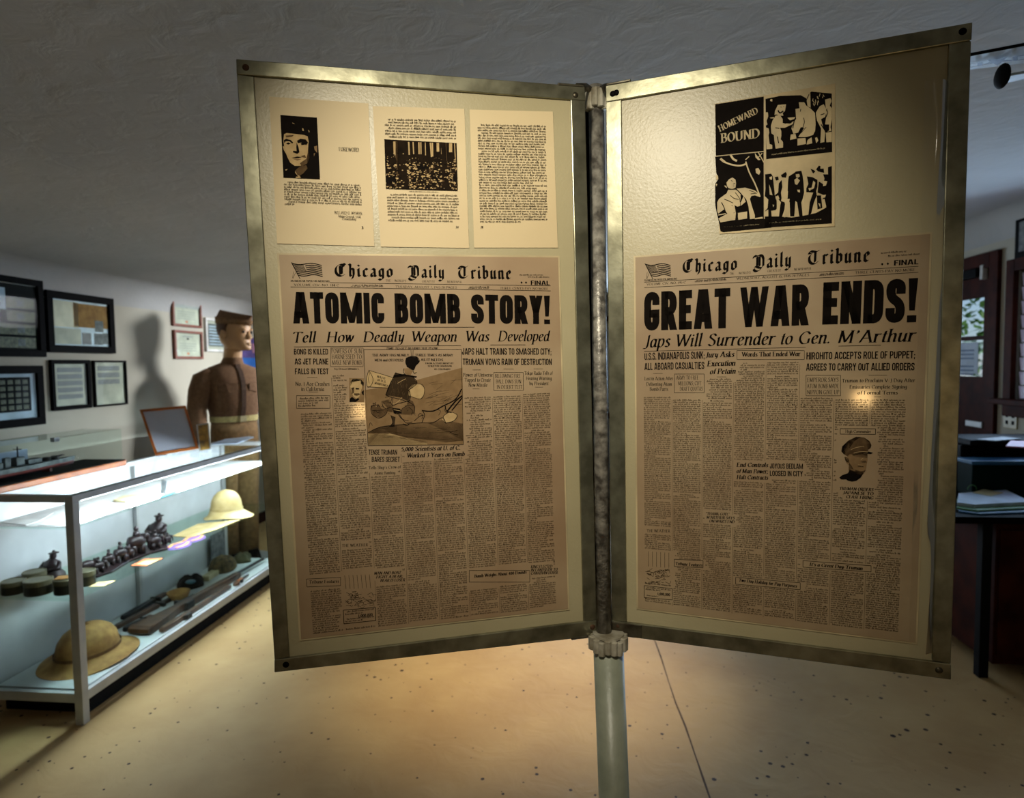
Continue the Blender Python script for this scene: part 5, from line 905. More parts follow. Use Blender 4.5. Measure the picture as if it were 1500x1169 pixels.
def soft(name, px, py, rx, ry, h, mt, label, cat, seed, crease=.12, base=None):
    c = fit(at_z(px, py, zf), rx * 1.15, ry * 1.15); rr = random.Random(seed); ph_ = [rr.uniform(0, 6) for _ in range(4)]; rg = []
    for k, (a_, z) in enumerate(((.92, 0), (1, .12), (.98, .35), (.85, .65), (.6, .88), (.3, .98), (.02, 1))):
        rg.append([c + R(a_ * rx * math.cos(t) * (1 + crease * math.sin(3 * t + ph_[0] + k)), a_ * ry * math.sin(t) * (1 + crease * math.sin(2 * t + ph_[1])), z * h * (1 + crease * math.sin(4 * t + ph_[2]) * (1 if 0 < k < 6 else 0))) for t in [2 * math.pi * i / 32 for i in range(32)]])
    return tag(MB().loft(rg).build(name, mt, smooth=True), label, cat)
soft('peaked_cap', 276, 858, .07, .085, .06, M['black'], 'dark cap with a blue badge on the deck', 'cap', 3); c = at_z(272, 852, zf + .05); mb = MB(); mb.ball(c + R(.03, 0), .022, 1.3, 1, .5, 12); tag(mb.build('cap_badge', M['teal']), 'blue badge lying on the dark cap', 'badge')
soft('netted_helmet', 326, 835, .082, .09, .09, M['camo'], 'helmet with brown camouflage net on the deck', 'helmet', 5, .05)
soft('folded_cloth', 378, 809, .055, .055, .055, M['olive'], 'folded olive cloth at the far end of the deck', 'cloth', 7, .16)
longarm('wooden_case', (300, 852), (318, 840), [('body', M['plate'], [(0, -.025), (1, -.025), (1, .025), (0, .025)])], None, 'pale narrow box between the cap and the camouflaged helmet', 'box', .03)
longarm('pistol', (350, 860), (374, 845), [('grip', gs, [(0, -.012), (.16, -.026), (.34, -.012), (.4, .008), (.2, .012), (.05, .006)]), ('frame', M['orange_wood'], [(.3, -.008), (.62, -.007), (.62, .010), (.3, .011)]), ('trigger_guard', gm, [(.36, -.008), (.5, -.008), (.48, -.020), (.38, -.020)])], None, 'old wooden pistol at the front of the deck toward the far end', 'pistol', .018, None, (.5, 1.0, .003, .006))
# standing grey photo behind the camouflage
mb = MB(RM); rb(mb, uB + .045, uB + .048, vD - .22, vD - .06, zf, zf + .2); tag(mb.build('photo_print', M['grey_sheet']), 'grey photo standing at the far end of the deck behind the folded cloth', 'photo')

# ------------------------------------------------------------------ on top of the case
zz = zt + .0025
A0 = at_z(-60, 716, zz); ub, vb = to_room(at_z(186, 681, zz)); ua = ub - .23; va = vC - .02
va = vb - .98
sc_ = tag(empty('ship_showcase', R((ua + ub) / 2, (va + vb) / 2, zz)), 'clear box with a grey warship model on an orange brown wooden base', 'model case')
mb = MB(RM); rb(mb, ua, ub, va, vb, zz, zz + .026); mb.build('base', M['orange_wood'], sc_, bevel=.004)
mb = MB(RM); rb(mb, ua + .003, ub - .004, va + .003, vb - .004, zz + .026, zz + .029); mb.build('base_board', M['dull_black'], sc_)
H_ = .15; g0, g1, gz = .012, .0145, zz + .0295
for a_ in ((ua + g0, ub - g0, va + g0, va + g1, gz, gz + H_), (ua + g0, ub - g0, vb - g1, vb - g0, gz, gz + H_), (ua + g0, ua + g1, va + g1, vb - g1, gz, gz + H_), (ub - g1, ub - g0, va + g1, vb - g1, gz, gz + H_), (ua + g0, ub - g0, va + g0, vb - g0, gz + H_, gz + H_ + .003)): mb = MB(RM); rb(mb, *a_); mb.build('clear_pane', M['glass'], sc_)
mb = MB(RM); rb(mb, ub - .03, ub - .012, vb - .42, vb - .39, gz + H_ - .012, gz + H_ + .006); mb.build('corner_clip', M['alu'], sc_)
um, v0_, v1_ = (ua + ub) / 2 + .01, va + .10, vb - .20; L_ = v1_ - v0_; ship = tag(empty('ship_model', R(um, (v0_ + v1_) / 2, gz)), 'grey and red model warship inside the clear box', 'ship model')
hull = lambda z, w_, f_, k=28: [R(um + s_ * w_ * max(.02, (1 - (abs(2 * t - 1)) ** (2.2 if t > .5 else 5))), v0_ + L_ * t * f_ + L_ * (1 - f_) * .3, z) for s_, ts in ((1, range(k + 1)), (-1, range(k - 1, 0, -1))) for t in [q / k for q in ts]]
MB().loft([hull(gz + .012, .022, .97), hull(gz + .028, .032, .985)]).build('hull', mat('hull_red', (110, 44, 40), .5, noise=20), ship); MB().loft([hull(gz + .0282, .032, .985), hull(gz + .048, .038, 1)]).build('topsides', M['grey_sheet'], ship)
mb = MB(RM)
for a_, b_, w_, z0, z1 in ((.30, .42, .02, .048, .075), (.34, .40, .014, .075, .10), (.52, .58, .014, .048, .085), (.60, .70, .018, .048, .068), (.45, .49, .008, .048, .09)): rb(mb, um - w_, um + w_, v0_ + L_ * a_, v0_ + L_ * b_, gz + z0, gz + z1)
mb.build('superstructure', M['grey_sheet'], ship, bevel=.002)
for t, zt_ in ((.37, .12), (.55, .13)): mb = MB(); mb.tube([R(um, v0_ + L_ * t, gz + .08), R(um, v0_ + L_ * t, gz + zt_)], .0025, 8); mb.tube([R(um - .02, v0_ + L_ * t, gz + zt_ - .012), R(um + .02, v0_ + L_ * t, gz + zt_ - .012)], .0015, 6); mb.build('mast', M['gun_metal'], ship)
for t, s_ in ((.18, -1), (.25, -1), (.76, 1), (.83, 1)):
    c = R(um, v0_ + L_ * t, gz + .048); mb = MB(); mb.lathe([(.016, 0), (.016, .012), (.012, .016)], c, 14)
    for q in (-.006, .006): mb.tube([c + R(q, 0, .009), c + R(q, s_ * .045, .013)], .0025, 6)
    mb.build('gun_turret', M['gun_metal'], ship)
for t in (.2, .75): mb = MB(RM); rb(mb, um - .02, um + .02, v0_ + L_ * t, v0_ + L_ * t + .015, gz, gz + .014); mb.build('cradle', M['red_wood'], ship)
mb = MB(RM); rb(mb, ua + .03, ua + .033, vb - .75, vb - .36, gz, gz + .10); tag(mb.build('info_card', M['sheet_blue']), 'pale card standing behind the model warship', 'card')
# leaning document in an orange wooden frame, with its strut
def tilted(name, q, Ys, zb, mt_f, mt_in, label, cat, wpx, depth=.012):
    P = [at_y(x, y, Y) for (x, y), Y in zip(q, Ys)]; n_ = (P[1] - P[0]).cross(P[3] - P[0]).normalized()
    if n_.y > 0: n_ = -n_
    lo = min(P, key=lambda p: p.z).z; P = [p + up * (zb - lo + .001) for p in P]
    o_ = tag(empty(name, sum(P, Vector()) / 4), label, cat); c_ = sum(P, Vector()) / 4
    I = []
    for i in range(4):
        e1_, e2_ = (P[i - 1] - P[i]).normalized(), (P[(i + 1) % 4] - P[i]).normalized(); I.append(P[i] + (e1_ + e2_) * wpx)
    mb = MB()
    for i in range(4):
        j = (i + 1) % 4; mb.hexa([P[i], P[j], I[j], I[i]], [p + n_ * depth for p in (P[i], P[j], I[j], I[i])])
    mb.build('frame', mt_f, o_, bevel=.001); mb = MB(); mb.hexa(I, [p + n_ * .004 for p in I]); d_ = mb.build('document', mt_in, o_)
    return o_, P, I, n_
Yd = at_z(226, 668, zz).y
dm = mat('glazed_document', (206, 208, 222), .2, noise=5, alt=(196, 198, 214), coat=.6)
fo, P, I, n_ = tilted('document_frame', [(205, 604.5), (272.4, 598.2), (291.6, 660.6), (228, 671)], [Yd + .08, Yd + .17, Yd + .10, Yd], zz, M['orange_wood'], dm, 'orange wooden frame leaning back on the showcase with a glossy document', 'picture frame', .013)
mb = MB(); a_ = P[0].lerp(P[3], .45) - n_ * .01; b_ = P[3] - n_ * .10; b_.z = zz; c_ = P[3] - n_ * .004; e_ = (P[1] - P[0]).normalized() * .05
mb.hexa([a_, b_, c_], [p + e_ for p in (a_, b_, c_)]); mb.build('strut', M['black'], fo)
Yq = at_z(300, 662, zz).y; f2, P2, I2, n2 = tilted('golden_picture', [(287.5, 620.5), (305.5, 618), (308.8, 657), (292, 660)], [Yq + .035, Yq + .07, Yq + .035, Yq], zz, M['alu'], mat('golden_picture', (196, 148, 62), .5, noise=30, alt=(110, 84, 48)), 'small silver framed golden picture beside the orange frame', 'picture frame', .006, .008)
slab('paper_sheet', [(310, 651), (330, 644), (366, 640), (372, 641), (346, 650)], zz, .004, M['sheet_blue'], 'pale bluish papers on the far top of the showcase before the mannequin', 'paper')
mb = MB(RM); u_, v_ = to_room(at_z(208, 668, zz)); rb(mb, uB + .01, uB + .05, v_ + .22, v_ + .42, zz, zz + .03); tag(mb.build('black_box', M['black'], bevel=.003), 'low black box behind the orange frame on the showcase', 'box')

# ------------------------------------------------------------------ framed things on the left wall
def framed(name, px, mt_f, fw, inner, label, cat='picture frame', group='framed papers on the left wall', d_=.02):
    (va_, za), (vb_, zb) = left_pt(*px[0]), left_pt(*px[1]); v0, v1 = min(va_, vb_), max(va_, vb_); z0, z1 = min(za, zb), max(za, zb)
    o_ = tag(empty(name, R(UL, (v0 + v1) / 2, z0)), label, cat, group); mb = MB(RM); u = UL
    for a in ((v0, v1, z0, z0 + fw), (v0, v1, z1 - fw, z1), (v0, v0 + fw, z0 + fw, z1 - fw), (v1 - fw, v1, z0 + fw, z1 - fw)): rb(mb, u + .001, u + d_, *a)
    mb.build('frame', mt_f, o_, bevel=.002)
    i0, i1, j0, j1 = v0 + fw, v1 - fw, z0 + fw, z1 - fw
    def sub(nm, mt, x0, x1, y0, y1, lev=1, par=None):
        m_ = MB(RM); rb(m_, u + .004 + lev * .0008, u + .0045 + lev * .0008 + .0003, i0 + (i1 - i0) * x0, i0 + (i1 - i0) * x1, j0 + (j1 - j0) * y0, j0 + (j1 - j0) * y1); return m_.build(nm, mt, par or o_)
    inner(sub); m_ = MB(RM); rb(m_, u + .012, u + .0135, i0, i1, j0, j1); m_.build('glazing', M['glass'], o_)
    return o_
note = mat('banknote_print', (120, 120, 92), .6, noise=60, alt=(70, 72, 56)); txt = mat('typed_grey', (120, 124, 132), .7, noise=90, alt=(150, 150, 146)); cert = mat('certificate_paper', (206, 204, 184), .6, noise=10)
def notes(s):
    s('mount', M['dull_black'], 0, 1, 0, 1)
    s('label_card', M['sheet_blue'], .06, .40, .60, .92, 2)
    for i, y in enumerate((.03, .23, .43, .63)):
        b_ = s('banknote', note, .42 if i > 1 else .05, .95, y, y + .16, 2); s('oval', M['grey_sheet'], .6, .74, y + .03, y + .13, 3, b_)
framed('banknote_frame', [(-40, 396), (64, 523)], M['black'], .035, notes, 'large black frame of old banknotes at the left edge of the wall')
def collage(s):
    s('mount', M['pale_blue'], 0, 1, 0, 1); s('large_sheet', M['plate'], .0, .45, .40, .97, 2); s('large_sheet', M['straw'], .36, 1, .42, .95, 2); s('letter', cert, .03, .48, .03, .38, 2)
    for x, y in ((.50, .04), (.72, .04), (.88, .06), (.74, .34)): s('small_photo', M['grey_sheet'] if x != .5 else M['gun_metal'], x, x + .16, y, y + .26, 3)
framed('collage_frame', [(63, 424), (166, 518)], M['black'], .04, collage, 'black frame with tan papers and small portrait photos')
def grid(s):
    s('mount', M['sheet_blue'], 0, 1, 0, 1); s('grid_print', M['dull_black'], .04, .9, .16, .92, 2)
    for i in range(6):
        for j in range(5): s('tile_print', note, .07 + i * .137, .16 + i * .137, .21 + j * .14, .30 + j * .14, 3)
framed('patch_frame', [(-46, 536), (63, 621)], M['black'], .04, grid, 'black frame with a dark grid of small tiles on a pale mount')
def typed(n, w_):
    def f(s):
        s('sheet', cert, 0, 1, 0, 1)
        for i in range(n): s('typed_block', txt, .12, w_, .80 - i * .16, .91 - i * .16, 2)
    return f
framed('letter_frame', [(70, 527), (131, 597)], M['black'], .022, typed(5, .88), 'black framed typed letter, left one of the two under the collage'); framed('letter_frame', [(133, 528), (184, 592)], M['dull_black'], .010, typed(3, .84), 'thin framed typed page, right one of the two under the collage')
def certi(s): s('certificate', cert, 0, 1, 0, 1); s('heading', txt, .3, .7, .84, .88, 2); s('crest', M['gun_metal'], .46, .54, .72, .80, 2); [s('script_line', txt, .15, .85, .24 + i * .1, .26 + i * .1, 2) for i in range(4)]; s('seal', M['orange_card'], .46, .54, .08, .16, 2)
framed('certificate_frame', [(249, 435), (293, 481)], M['red_wood'], .018, certi, 'brown framed certificate, upper of the pair beside the mannequin'); framed('certificate_frame', [(252, 483), (295, 526)], M['red_wood'], .018, certi, 'brown framed certificate, lower of the pair beside the mannequin')
def pale(s):
    s('print', M['grey_sheet'], .10, .92, .1, .9)
    for i in range(7): s('line', M['sheet_blue'], .14, .88, .16 + i * .105, .19 + i * .105, 2)
framed('white_frame', [(298, 465), (334, 516)], M['bleach'], .02, pale, 'white framed grey print on the wall behind the mannequin head')
def post(s):
    s('sheet', M['purple'], 0, 1, 0, 1); s('blue_band', mat('bright_blue', (50, 120, 220), .6, noise=6), .0, .8, .35, .6, 2); s('pink_band', M['pink'], .3, 1, .1, .36, 2); s('pink_band', M['pink'], .5, 1, .7, .9, 2)
framed('poster', [(344, 493), (392, 566)], M['purple'], .006, post, 'purple, blue and pink poster on the wall beyond the mannequin', 'poster')
# ------------------------------------------------------------------ uniformed mannequin behind the showcase
Ym = 4.45; bx = at_y(341, 560, Ym); MX, MY = bx.x, bx.y
def zat(py): return at_y(330, py, Ym).z
yaw = math.radians(-38)                                   # body turned toward the room, head turned farther
fwd = Vector((math.cos(yaw), math.sin(yaw), 0)); lft = Vector((-fwd.y, fwd.x, 0))
def mp(f_, l_, z): return Vector((MX, MY, 0)) + fwd * f_ + lft * l_ + up * z
zc, zs, zb_, zh = zat(512), zat(537), zat(612), zat(462)  # chin, shoulder, belt, crown
def ringm(f_, l_, z, rf, rl, n=24, sq=2.4):
    out = []
    for i in range(n):
        a = 2 * math.pi * i / n; c_, s_ = math.cos(a), math.sin(a)
        out.append(mp(f_ + rf * math.copysign(abs(c_) ** (2 / sq), c_), l_ + rl * math.copysign(abs(s_) ** (2 / sq), s_), z))
    return out
hip = zb_ - .10
man = tag(empty('mannequin', (MX, MY, 0)), 'mannequin in brown wool army shirt and garrison cap behind the showcase', 'mannequin')
# body: neck, head, trunk, legs and hands as one mesh
mb = MB(); hyaw = math.radians(-14); hf = Vector((math.cos(hyaw), math.sin(hyaw), 0)); hl = Vector((-hf.y, hf.x, 0))
HC = mp(.03, 0, 0) + Vector((.012, 0, 0)); KH = 1.17; hh = zh - zc
def hring(z, front, back, side, cf=0, n=32):
    out = []
    for i in range(n):
        a = 2 * math.pi * i / n; c_, s_ = math.cos(a), math.sin(a); f_ = (front if c_ > 0 else back) * c_
        out.append(HC + hf * (f_ + cf) * KH + hl * side * s_ * KH + up * z)
    return out
rg = [ringm(0, 0, hip - .02, .09, .14), ringm(0, 0, zb_, .095, .135), ringm(0, 0, zb_ + .2, .10, .15), ringm(0, 0, zs - .06, .09, .17), ringm(-.005, 0, zs + .0, .06, .08), ringm(.0, 0, zs + .03, .060, .060), ringm(.02, 0, zc - .005, .058, .058), ringm(.026, 0, zc + .06, .06, .056)]
rg = [[r[i * len(r) // 24] for i in range(24)] for r in rg]
mb.loft(rg)
prof = ((0, .060, .02, .035, .03), (.02, .085, .05, .05, .015), (.08, .092, .070, .060, .01), (.18, .092, .078, .066, .005), (.26, .094, .085, .070, 0), (.34, .092, .092, .073, 0), (.44, .092, .098, .075, 0), (.52, .090, .102, .077, 0), (.62, .094, .106, .079, 0), (.75, .092, .106, .079, 0), (.86, .078, .094, .070, 0), (.95, .05, .06, .048, 0), (1.0, .012, .015, .012, 0))
mb.loft([hring(zc - .008 + hh * t, a, b, c_, d_) for t, a, b, c_, d_ in prof])
HF, HL = hf * KH, hl * KH; nz = zc + hh * .36                                       # nose, lips, ears, brow and eyes
mb.loft([[HC + HF * (.092 + f_) + HL * l_ + up * (nz + z) for l_, f_ in ((-w_, -.006), (0, pr), (w_, -.006), (0, -.02))] for z, w_, pr in ((-.020, .014, .010), (-.012, .019, .026), (.0, .015, .024), (.02, .011, .014), (.042, .009, .006))])
for z, w_, r_ in ((.155, .024, .008), (.115, .021, .009)): mb.tube([HC + HF * .088 + HL * -w_ + up * (zc + hh * z), HC + HF * .101 + up * (zc + hh * (z + .01)), HC + HF * .088 + HL * w_ + up * (zc + hh * z)], [r_ * .3, r_, r_ * .3], 8)
for s_ in (-1, 1):
    e_ = HC + HL * s_ * .079 + HF * -.012 + up * (zc + hh * .42); mb.loft([[e_ + hl * s_ * o_ + hf * (r_ * .62 * math.cos(a) - .008 * o_ / .02) + up * (r_ * math.sin(a)) for a in [2 * math.pi * i / 12 for i in range(12)]] for o_, r_ in ((-.012, .022), (.006, .030), (.014, .032), (.011, .022))])
    mb.tube([HC + HF * .090 + HL * s_ * .014 + up * (zc + hh * .555), HC + HF * .094 + HL * s_ * .035 + up * (zc + hh * .575), HC + HF * .076 + HL * s_ * .058 + up * (zc + hh * .555)], [.004, .007, .004], 8)
body = mb.build('body', M['skin'], man, smooth=True)
for s_ in (-1, 1):
    m_ = MB(); m_.ball(HC + HF * .085 + HL * s_ * .034 + up * (zc + hh * .495), .011, 1, 1, .8, 12); m_.build('eye', mat('eye_grey', (60, 52, 48), .3, noise=30), body, smooth=True)
m_ = MB(); m_.loft([hring(zc + hh * t, a, b, c_) for t, a, b, c_ in ((.36, -.02, .090, .066), (.42, -.015, .103, .079), (.52, -.005, .109, .0825), (.62, .01, .112, .084), (.72, .04, .112, .084), (.80, .06, .108, .082))]); m_.build('hair', M['hair'], man, smooth=True)
# garrison cap: two boat-shaped walls meeting in a ridge, with a turned-up curtain
def boat(z, lf, lb, w_, tilt=0, n=28): return [HC + HF * ((lf if math.cos(a) > 0 else lb) * math.cos(a)) + HL * (w_ * math.sin(a) * (1 - .35 * max(0, math.cos(a)) ** 3)) + up * (z + tilt * math.cos(a)) for a in [2 * math.pi * i / n for i in range(n)]]
z0 = zc + hh * .74; m_ = MB(); m_.loft([boat(z0, .104, .112, .082, -.010), boat(z0 + .035, .112, .114, .074, -.014), boat(z0 + .065, .122, .106, .042, -.022), boat(z0 + .078, .126, .10, .010, -.026)])
cp_ = m_.build('garrison_cap', M['khaki'], man, smooth=True); m_ = MB(); m_.loft([boat(z0 - .004, .110, .117, .087, -.008), boat(z0 + .036, .130, .120, .083, -.018), boat(z0 + .038, .122, .114, .077, -.018)]); m_.build('curtain', mat('khaki_light', (140, 104, 68), .9, noise=50), cp_, smooth=True)
# shirt with sleeves, collar, placket, pockets
m_ = MB(); m_.loft([ringm(0, 0, zb_ - .03, .112, .155), ringm(0, 0, zb_ + .02, .116, .160), ringm(.005, 0, zb_ + .08, .128, .175), ringm(.01, 0, zb_ + .2, .132, .188), ringm(.008, 0, zs - .10, .125, .205), ringm(0, 0, zs - .04, .108, .205, sq=2.2), ringm(-.01, 0, zs - .005, .085, .16, sq=2), ringm(-.008, 0, zs + .022, .066, .085, sq=2), ringm(0, 0, zs + .036, .060, .062, sq=2)], cap=False)
for s_ in (-1, 1):
    m_.tube([mp(-.003, s_ * .12, zs - .075), mp(-.006, s_ * .165, zs - .072), mp(-.01, s_ * .205, zs - .095), mp(-.015, s_ * .232, zs - .17), mp(-.01, s_ * .255, zs - .30), mp(.02, s_ * .262, zs - .42), mp(.06, s_ * .25, zs - .54)], [.050, .064, .074, .070, .062, .055, .046], 16, up=fwd)
shirt = m_.build('shirt', M['khaki'], man, smooth=True)
m_ = MB(); m_.loft([ringm(.0, 0, zs + .016, .074, .080, sq=2), ringm(.006, 0, zs + .050, .064, .067, sq=2), ringm(.012, 0, zs + .062, .060, .062, sq=2), ringm(.012, 0, zs + .060, .055, .057, sq=2)], cap=False); m_.build('collar', M['khaki'], shirt, smooth=True)
m_ = MB(); Zs = [zb_ + .015, zb_ + .08, zb_ + .2, zs - .1, zs - .04, zs - .005, zs + .02]; Fs = [.118, .135, .144, .136, .110, .078, .066]
m_.loft([[mp(f_ + .001, -.018, z), mp(f_ + .005, -.016, z), mp(f_ + .005, .016, z), mp(f_ + .001, .018, z)] for z, f_ in zip(Zs, Fs)]); m_.build('placket', mat('khaki_dark', (78, 54, 36), .9, noise=50), shirt)
for s_ in (-1, 1):
    m_ = MB(); y0, z1_ = s_ * .10, zs - .12
    sf = lambda q: .131 * (1 - min(abs(y0 + q) / .20, .97) ** 2.4) ** (1 / 2.4) + .012
    m_.loft([[mp(sf(q) - .008, y0 + q, z1_ + dz) for q, dz in ((-.058, 0), (-.02, .004), (.02, .004), (.058, 0), (.058, -.045), (0, -.062), (-.058, -.045))], [mp(sf(q) + .004, y0 + q, z1_ + dz) for q, dz in ((-.058, 0), (-.02, .004), (.02, .004), (.058, 0), (.058, -.045), (0, -.062), (-.058, -.045))]]); m_.build('pocket_flap', M['khaki'], shirt, bevel=.002)
m_ = MB()
for s_ in (-1, 1): m_.loft([ringm(0, s_ * .075, .06, .07, .07, sq=2), ringm(0, s_ * .078, .45, .075, .075, sq=2), ringm(0, s_ * .080, hip - .18, .095, .088, sq=2), ringm(0, s_ * .07, hip - .02, .10, .09, sq=2)])
m_.loft([ringm(0, 0, hip - .12, .11, .158), ringm(0, 0, hip, .115, .160), ringm(0, 0, zb_ - .012, .110, .153)]); m_.build('trousers', M['tan_trouser'], man, smooth=True)
m_ = MB(); m_.loft([ringm(0, 0, zb_ - .022, .119, .162), ringm(0, 0, zb_ + .018, .121, .164)]); bl_ = m_.build('belt', M['belt'], man); m_ = MB(); m_.hexa([mp(.119, -.024, zb_ - .022), mp(.128, -.024, zb_ - .022), mp(.128, .024, zb_ - .022), mp(.119, .024, zb_ - .022)], [mp(.119, -.024, zb_ + .018), mp(.128, -.024, zb_ + .018), mp(.128, .024, zb_ + .018), mp(.119, .024, zb_ + .018)]); m_.build('buckle', M['plate'], bl_, bevel=.002)
for s_ in (-1, 1):                                       # hands hang below the cuffs
    m_ = MB(); w0 = mp(.06, s_ * .25, zs - .53); m_.loft([[w0 + fwd * (a * math.cos(t)) + lft * (b * math.sin(t)) + up * z + fwd * f_ for t in [2 * math.pi * i / 12 for i in range(12)]] for z, a, b, f_ in ((0, .026, .020, 0), (-.03, .034, .016, .003), (-.07, .040, .014, .006), (-.085, .036, .012, .008))])
    for q, ln in ((-.027, .06), (-.009, .072), (.009, .068), (.026, .052)): p_ = w0 + fwd * (q + .008) + up * -.08; m_.tube([p_, p_ + up * -ln * .5 + fwd * .004, p_ + up * -ln + lft * -s_ * .014], [.0085, .008, .006], 8)
    p_ = w0 + fwd * .034 + up * -.03; m_.tube([p_, p_ + fwd * .018 + up * -.03, p_ + fwd * .02 + up * -.055], [.011, .009, .007], 8); m_.build('hand', M['skin'], man, smooth=True)
    m_ = MB(); m_.lathe([(.055, 0), (.06, .01), (.05, .06), (.045, .07)], mp(.03, s_ * .075, .02), 20, 1.9, .8, yaw); m_.build('shoe', M['black'], man, smooth=True)
m_ = MB(); m_.lathe([(.24, 0), (.24, .016), (.22, .02)], (MX, MY, 0), 40); m_.build('base_plate', M['alu'], man)

# ------------------------------------------------------------------ model aeroplane hanging at the right
Ya = 1.42
def ap(px, py, dy=0): return at_y(px, py, Ya + dy)
pl_ = tag(empty('model_airplane', ap(1530, 120)), 'pale blue model airplane with star insignia hanging under the ceiling', 'model airplane')
# wing seen from below: leading edge toward the viewer, root to the right
w0, w1, w2, w3 = ap(1392, 87), ap(1392, 105, .07), ap(1650, 74, .07), ap(1650, 38)
mb = MB(); rg = []
for t in [i / 8 for i in range(9)]:
    a_, b_ = w0.lerp(w3, t), w1.lerp(w2, t); n_ = up
    rg.append([a_, a_.lerp(b_, .25) + n_ * .007, a_.lerp(b_, .6) + n_ * .006, b_ + n_ * .001, b_ - n_ * .001, a_.lerp(b_, .5) - n_ * .0008])
wing = mb.loft(rg).build('wing', M['pale_blue'], pl_)
mb = MB(); mb.tube([w0 + up * .002, w3 + up * .002], .0036, 8); mb.build('leading_edge', M['black'], wing)
def onw(s_, t): a_, b_ = w0.lerp(w3, s_), w1.lerp(w2, s_); p = a_.lerp(b_, t); return p - up * .0065
mb = MB(); c_ = (.27, .5)
st_ = []
for i in range(10): r_ = .28 if i % 2 == 0 else .115; a_ = math.pi * i / 5 + math.pi / 2; st_.append((c_[0] + r_ * math.cos(a_) * .36, c_[1] + r_ * math.sin(a_)))
mb.add([onw(*p) for p in st_] + [onw(*c_)], [(i, (i + 1) % 10, 10) for i in range(10)])
for s_ in (-1, 1):
    q = [(c_[0] + s_ * x, c_[1] + y) for x, y in ((.10, -.12), (.19, -.12), (.19, .12), (.10, .12))]
    for a_, b_ in zip(q, q[1:] + q[:1]):
        for pg in band([a_, b_], .03): mb.add([onw(*p) for p in pg], [(0, 1, 2, 3)])
mb.build('star_insignia', M['navy'], wing)
mb = MB(); e0 = ap(1468, 113); mb.ball(e0 + up * .002, .024, .30, 1.0, 1.1, 20); mb.build('engine_nacelle', M['dull_black'], pl_, smooth=True)
mb = MB(); t0, t1 = ap(1474, 112), ap(1650, 80); t2, t3 = ap(1474, 122, .04), ap(1650, 94, .04); mb.hexa([t0, t1, t3, t2], [p + up * .006 for p in (t0, t1, t3, t2)]); mb.build('lower_wing', M['pale_blue'], pl_, bevel=.002)
f0 = ap(1640, 80); mb = MB(); mb.tube([f0 + Vector((0, -.16, 0)), f0 + Vector((0, -.13, 0)), f0, f0 + Vector((0, .08, .004)), f0 + Vector((0, .14, .012))], [.008, .026, .034, .026, .007], 16); mb.build('fuselage', M['pale_blue'], pl_, smooth=True)
mb = MB(); mb.tube([f0 + up * .03, f0 + up * (ceil_z(to_room(f0)[0]) - f0.z + .01)], .0012, 6); mb.build('hanging_wire', M['gun_metal'], pl_)

# ------------------------------------------------------------------ desk corner at the right
zk = .72; D0 = at_z(1398, 757, zk); du, dv = to_room(D0)
dk = tag(empty('desk', R((du + UR) / 2, dv + .32, 0)), 'dark desk against the right wall under the window', 'desk')
mb = MB(RM); rb(mb, du, UR - .03, dv, dv + .70, zk - .03, zk); mb.build('desktop', M['black'], dk, bevel=.003)
lu = to_room(at_z(1440, 900, .3))[0]
for u0, u1, v0, v1 in ((du + .13, du + .17, dv + .02, dv + .06), (du + .13, du + .17, dv + .62, dv + .66), (UR - .08, UR - .04, dv + .62, dv + .66)): mb = MB(RM); rb(mb, u0, u1, v0, v1, 0, zk - .03); mb.build('leg', M['dull_black'], dk, bevel=.002)
mb = MB(RM); rb(mb, du + .19, UR - .04, dv + .03, dv + .60, .06, zk - .03); mb.build('pedestal', M['brown_wood'], dk, bevel=.002)
mb = MB(RM); rb(mb, du + .20, UR - .06, dv + .015, dv + .03, .10, zk - .06); dr = mb.build('drawer_front', M['brown_wood'], dk, bevel=.002)
def pile(name, q, z, th, mt, label, cat, grp=None): return slab(name, q, z, th, mt, label, cat, grp, .0015)
pile('folder', [(1404, 751), (1436, 755), (1512, 752), (1512, 741), (1404, 737)], zk + .0005, .008, M['lit_lid_blue_folder'], 'blue folder at the bottom of the paper pile on the desk', 'folder')
pile('folder', [(1402, 746), (1432, 750), (1510, 746), (1508, 735), (1402, 733)], zk + .009, .008, M['leaf'], 'green folder beneath the white papers on the desk', 'folder')
pile('paper_pile', [(1402, 741), (1428, 744), (1510, 740), (1474, 722), (1404, 727)], zk + .0175, .016, M['sheet_blue'], 'thick pile of bluish white papers on the desk', 'papers')
pile('paper_sheet', [(1424, 722), (1452, 727), (1470, 722), (1440, 717)], zk + .034, .002, M['plate'], 'tan sheet lying on the bluish paper pile', 'paper')
rg_ = at_z(1424, 716, zk + .04); mb = MB(); mb.tube([rg_ + Vector((.022 * math.cos(a), 0, .022 * math.sin(a) - .004)) for a in [math.pi * i / 10 for i in range(11)]], .0025, 8); tag(mb.build('binder_ring', M['leaf'], smooth=True), 'green binder ring standing up from the papers', 'ring')
b0, b1 = at_y(1424, 715, D0.y + .40), at_y(1424, 675, D0.y + .40); bu, bv = to_room(b0)
gb = tag(empty('storage_box', R(bu + .2, bv + .12, zk)), 'dark green plastic box with bluish lid on the desk behind the papers', 'box')
mb = MB(RM); rb(mb, bu, bu + .40, bv, bv + .12, zk + .0005, b1.z - .02); mb.build('body', M['dark_green'], gb, bevel=.004); mb = MB(RM); rb(mb, bu - .008, bu + .408, bv - .008, bv + .128, b1.z - .02, b1.z); mb.build('lid', M['lit_lid_blue_folder'], gb, bevel=.004)  # lid coloured blue for the cool light falling on it
c0, c1 = at_y(1412, 700, D0.y + .58), at_y(1412, 643, D0.y + .58); pu, pv_ = to_room(c0); pv_ = max(pv_, bv + .20)
pr = tag(empty('printer', R(pu + .2, pv_ + .05, zk)), 'black office printer at the back of the desk under the outlet', 'printer')
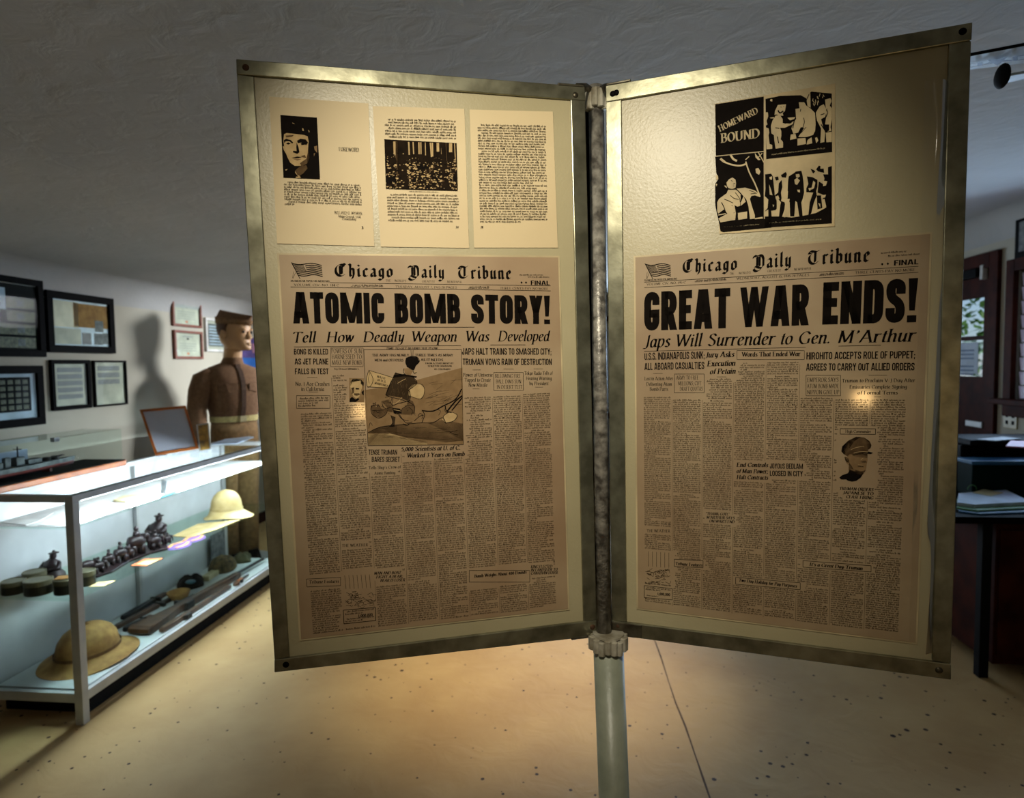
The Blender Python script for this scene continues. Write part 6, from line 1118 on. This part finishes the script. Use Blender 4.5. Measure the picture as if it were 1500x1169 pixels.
mb = MB(RM); rb(mb, pu - .02, UR - .12, pv_ - .02, pv_ + .26, zk + .0005, c1.z - .03); mb.build('body', M['black'], pr, bevel=.01); mb = MB(RM); rb(mb, pu, UR - .12, pv_ - .06, pv_ + .22, c1.z - .03, c1.z); mb.build('lid', M['dull_black'], pr, bevel=.006)
for q, mt, lb, cat in (([(1430, 645), (1458, 647), (1496, 644), (1470, 641)], M['grey_sheet'], 'grey papers on top of the black printer', 'paper'), ([(1473, 655), (1512, 657), (1512, 648), (1480, 647)], M['pink'], 'pink pamphlet on top of the black printer', 'pamphlet')): pile('paper_sheet' if mt is M['grey_sheet'] else 'pamphlet', q, c1.z + .0005, .006, mt, lb, cat)
# office chair, mostly behind the right panel
cc = at_z(1345, 880, 0); ch = tag(empty('office_chair', cc), 'black office chair whose caster shows beside the right panel', 'chair')
for k in range(5):
    a_ = math.radians(-8 + 72 * k); d_ = Vector((math.cos(a_), math.sin(a_), 0)); mb = MB(); mb.tube([cc + up * .10, cc + d_ * .14 + up * .105, cc + d_ * .26 + up * .075], [.026, .024, .018], 10); lg = mb.build('leg', M['dull_black'], ch, smooth=True)
    p_ = cc + d_ * .255; sd = Vector((-d_.y, d_.x, 0)); mb = MB()
    for s_ in (-1, 1): mb.tube([p_ + up * .029 + sd * s_ * .008, p_ + up * .029 + sd * s_ * .024], .0285, 20)
    mb.tube([p_ + up * .03, p_ + up * .075], .008, 8); mb.build('caster', M['black'], lg)
mb = MB(); mb.tube([cc + up * .09, cc + up * .42], .024, 16); mb.build('column', M['dull_black'], ch, smooth=True)
mb = MB(); mb.lathe([(.02, .41), (.20, .42), (.225, .45), (.215, .485), (.15, .495), (.01, .492)], cc, 32); mb.build('seat', M['dull_black'], ch, smooth=True)
mb = MB(); mb.tube([cc + Vector((.0, .2, .43)), cc + Vector((0, .27, .5)), cc + Vector((0, .26, .62))], .018, 10, flat=.5); mb.build('back_arm', M['dull_black'], ch)
mb = MB(); mb.hexa([cc + Vector((x, .235 + .3 * x * x, z)) for x, z in ((-.2, .58), (.2, .58), (.2, .92), (-.2, .92))], [cc + Vector((x, .275 + .3 * x * x, z)) for x, z in ((-.2, .58), (.2, .58), (.2, .92), (-.2, .92))]); mb.build('backrest', M['dull_black'], ch, bevel=.018)
# baseboard along the right wall before and after the door
mb = MB(RM); rb(mb, UR - .012, UR, VN, dv0 - .09, 0, .09); struct(mb.build('baseboard_right', M['brown_wood']))
mb = MB(RM); rb(mb, UL, UL + .012, VN, VF, 0, .09); struct(mb.build('baseboard_left', M['brown_wood']))
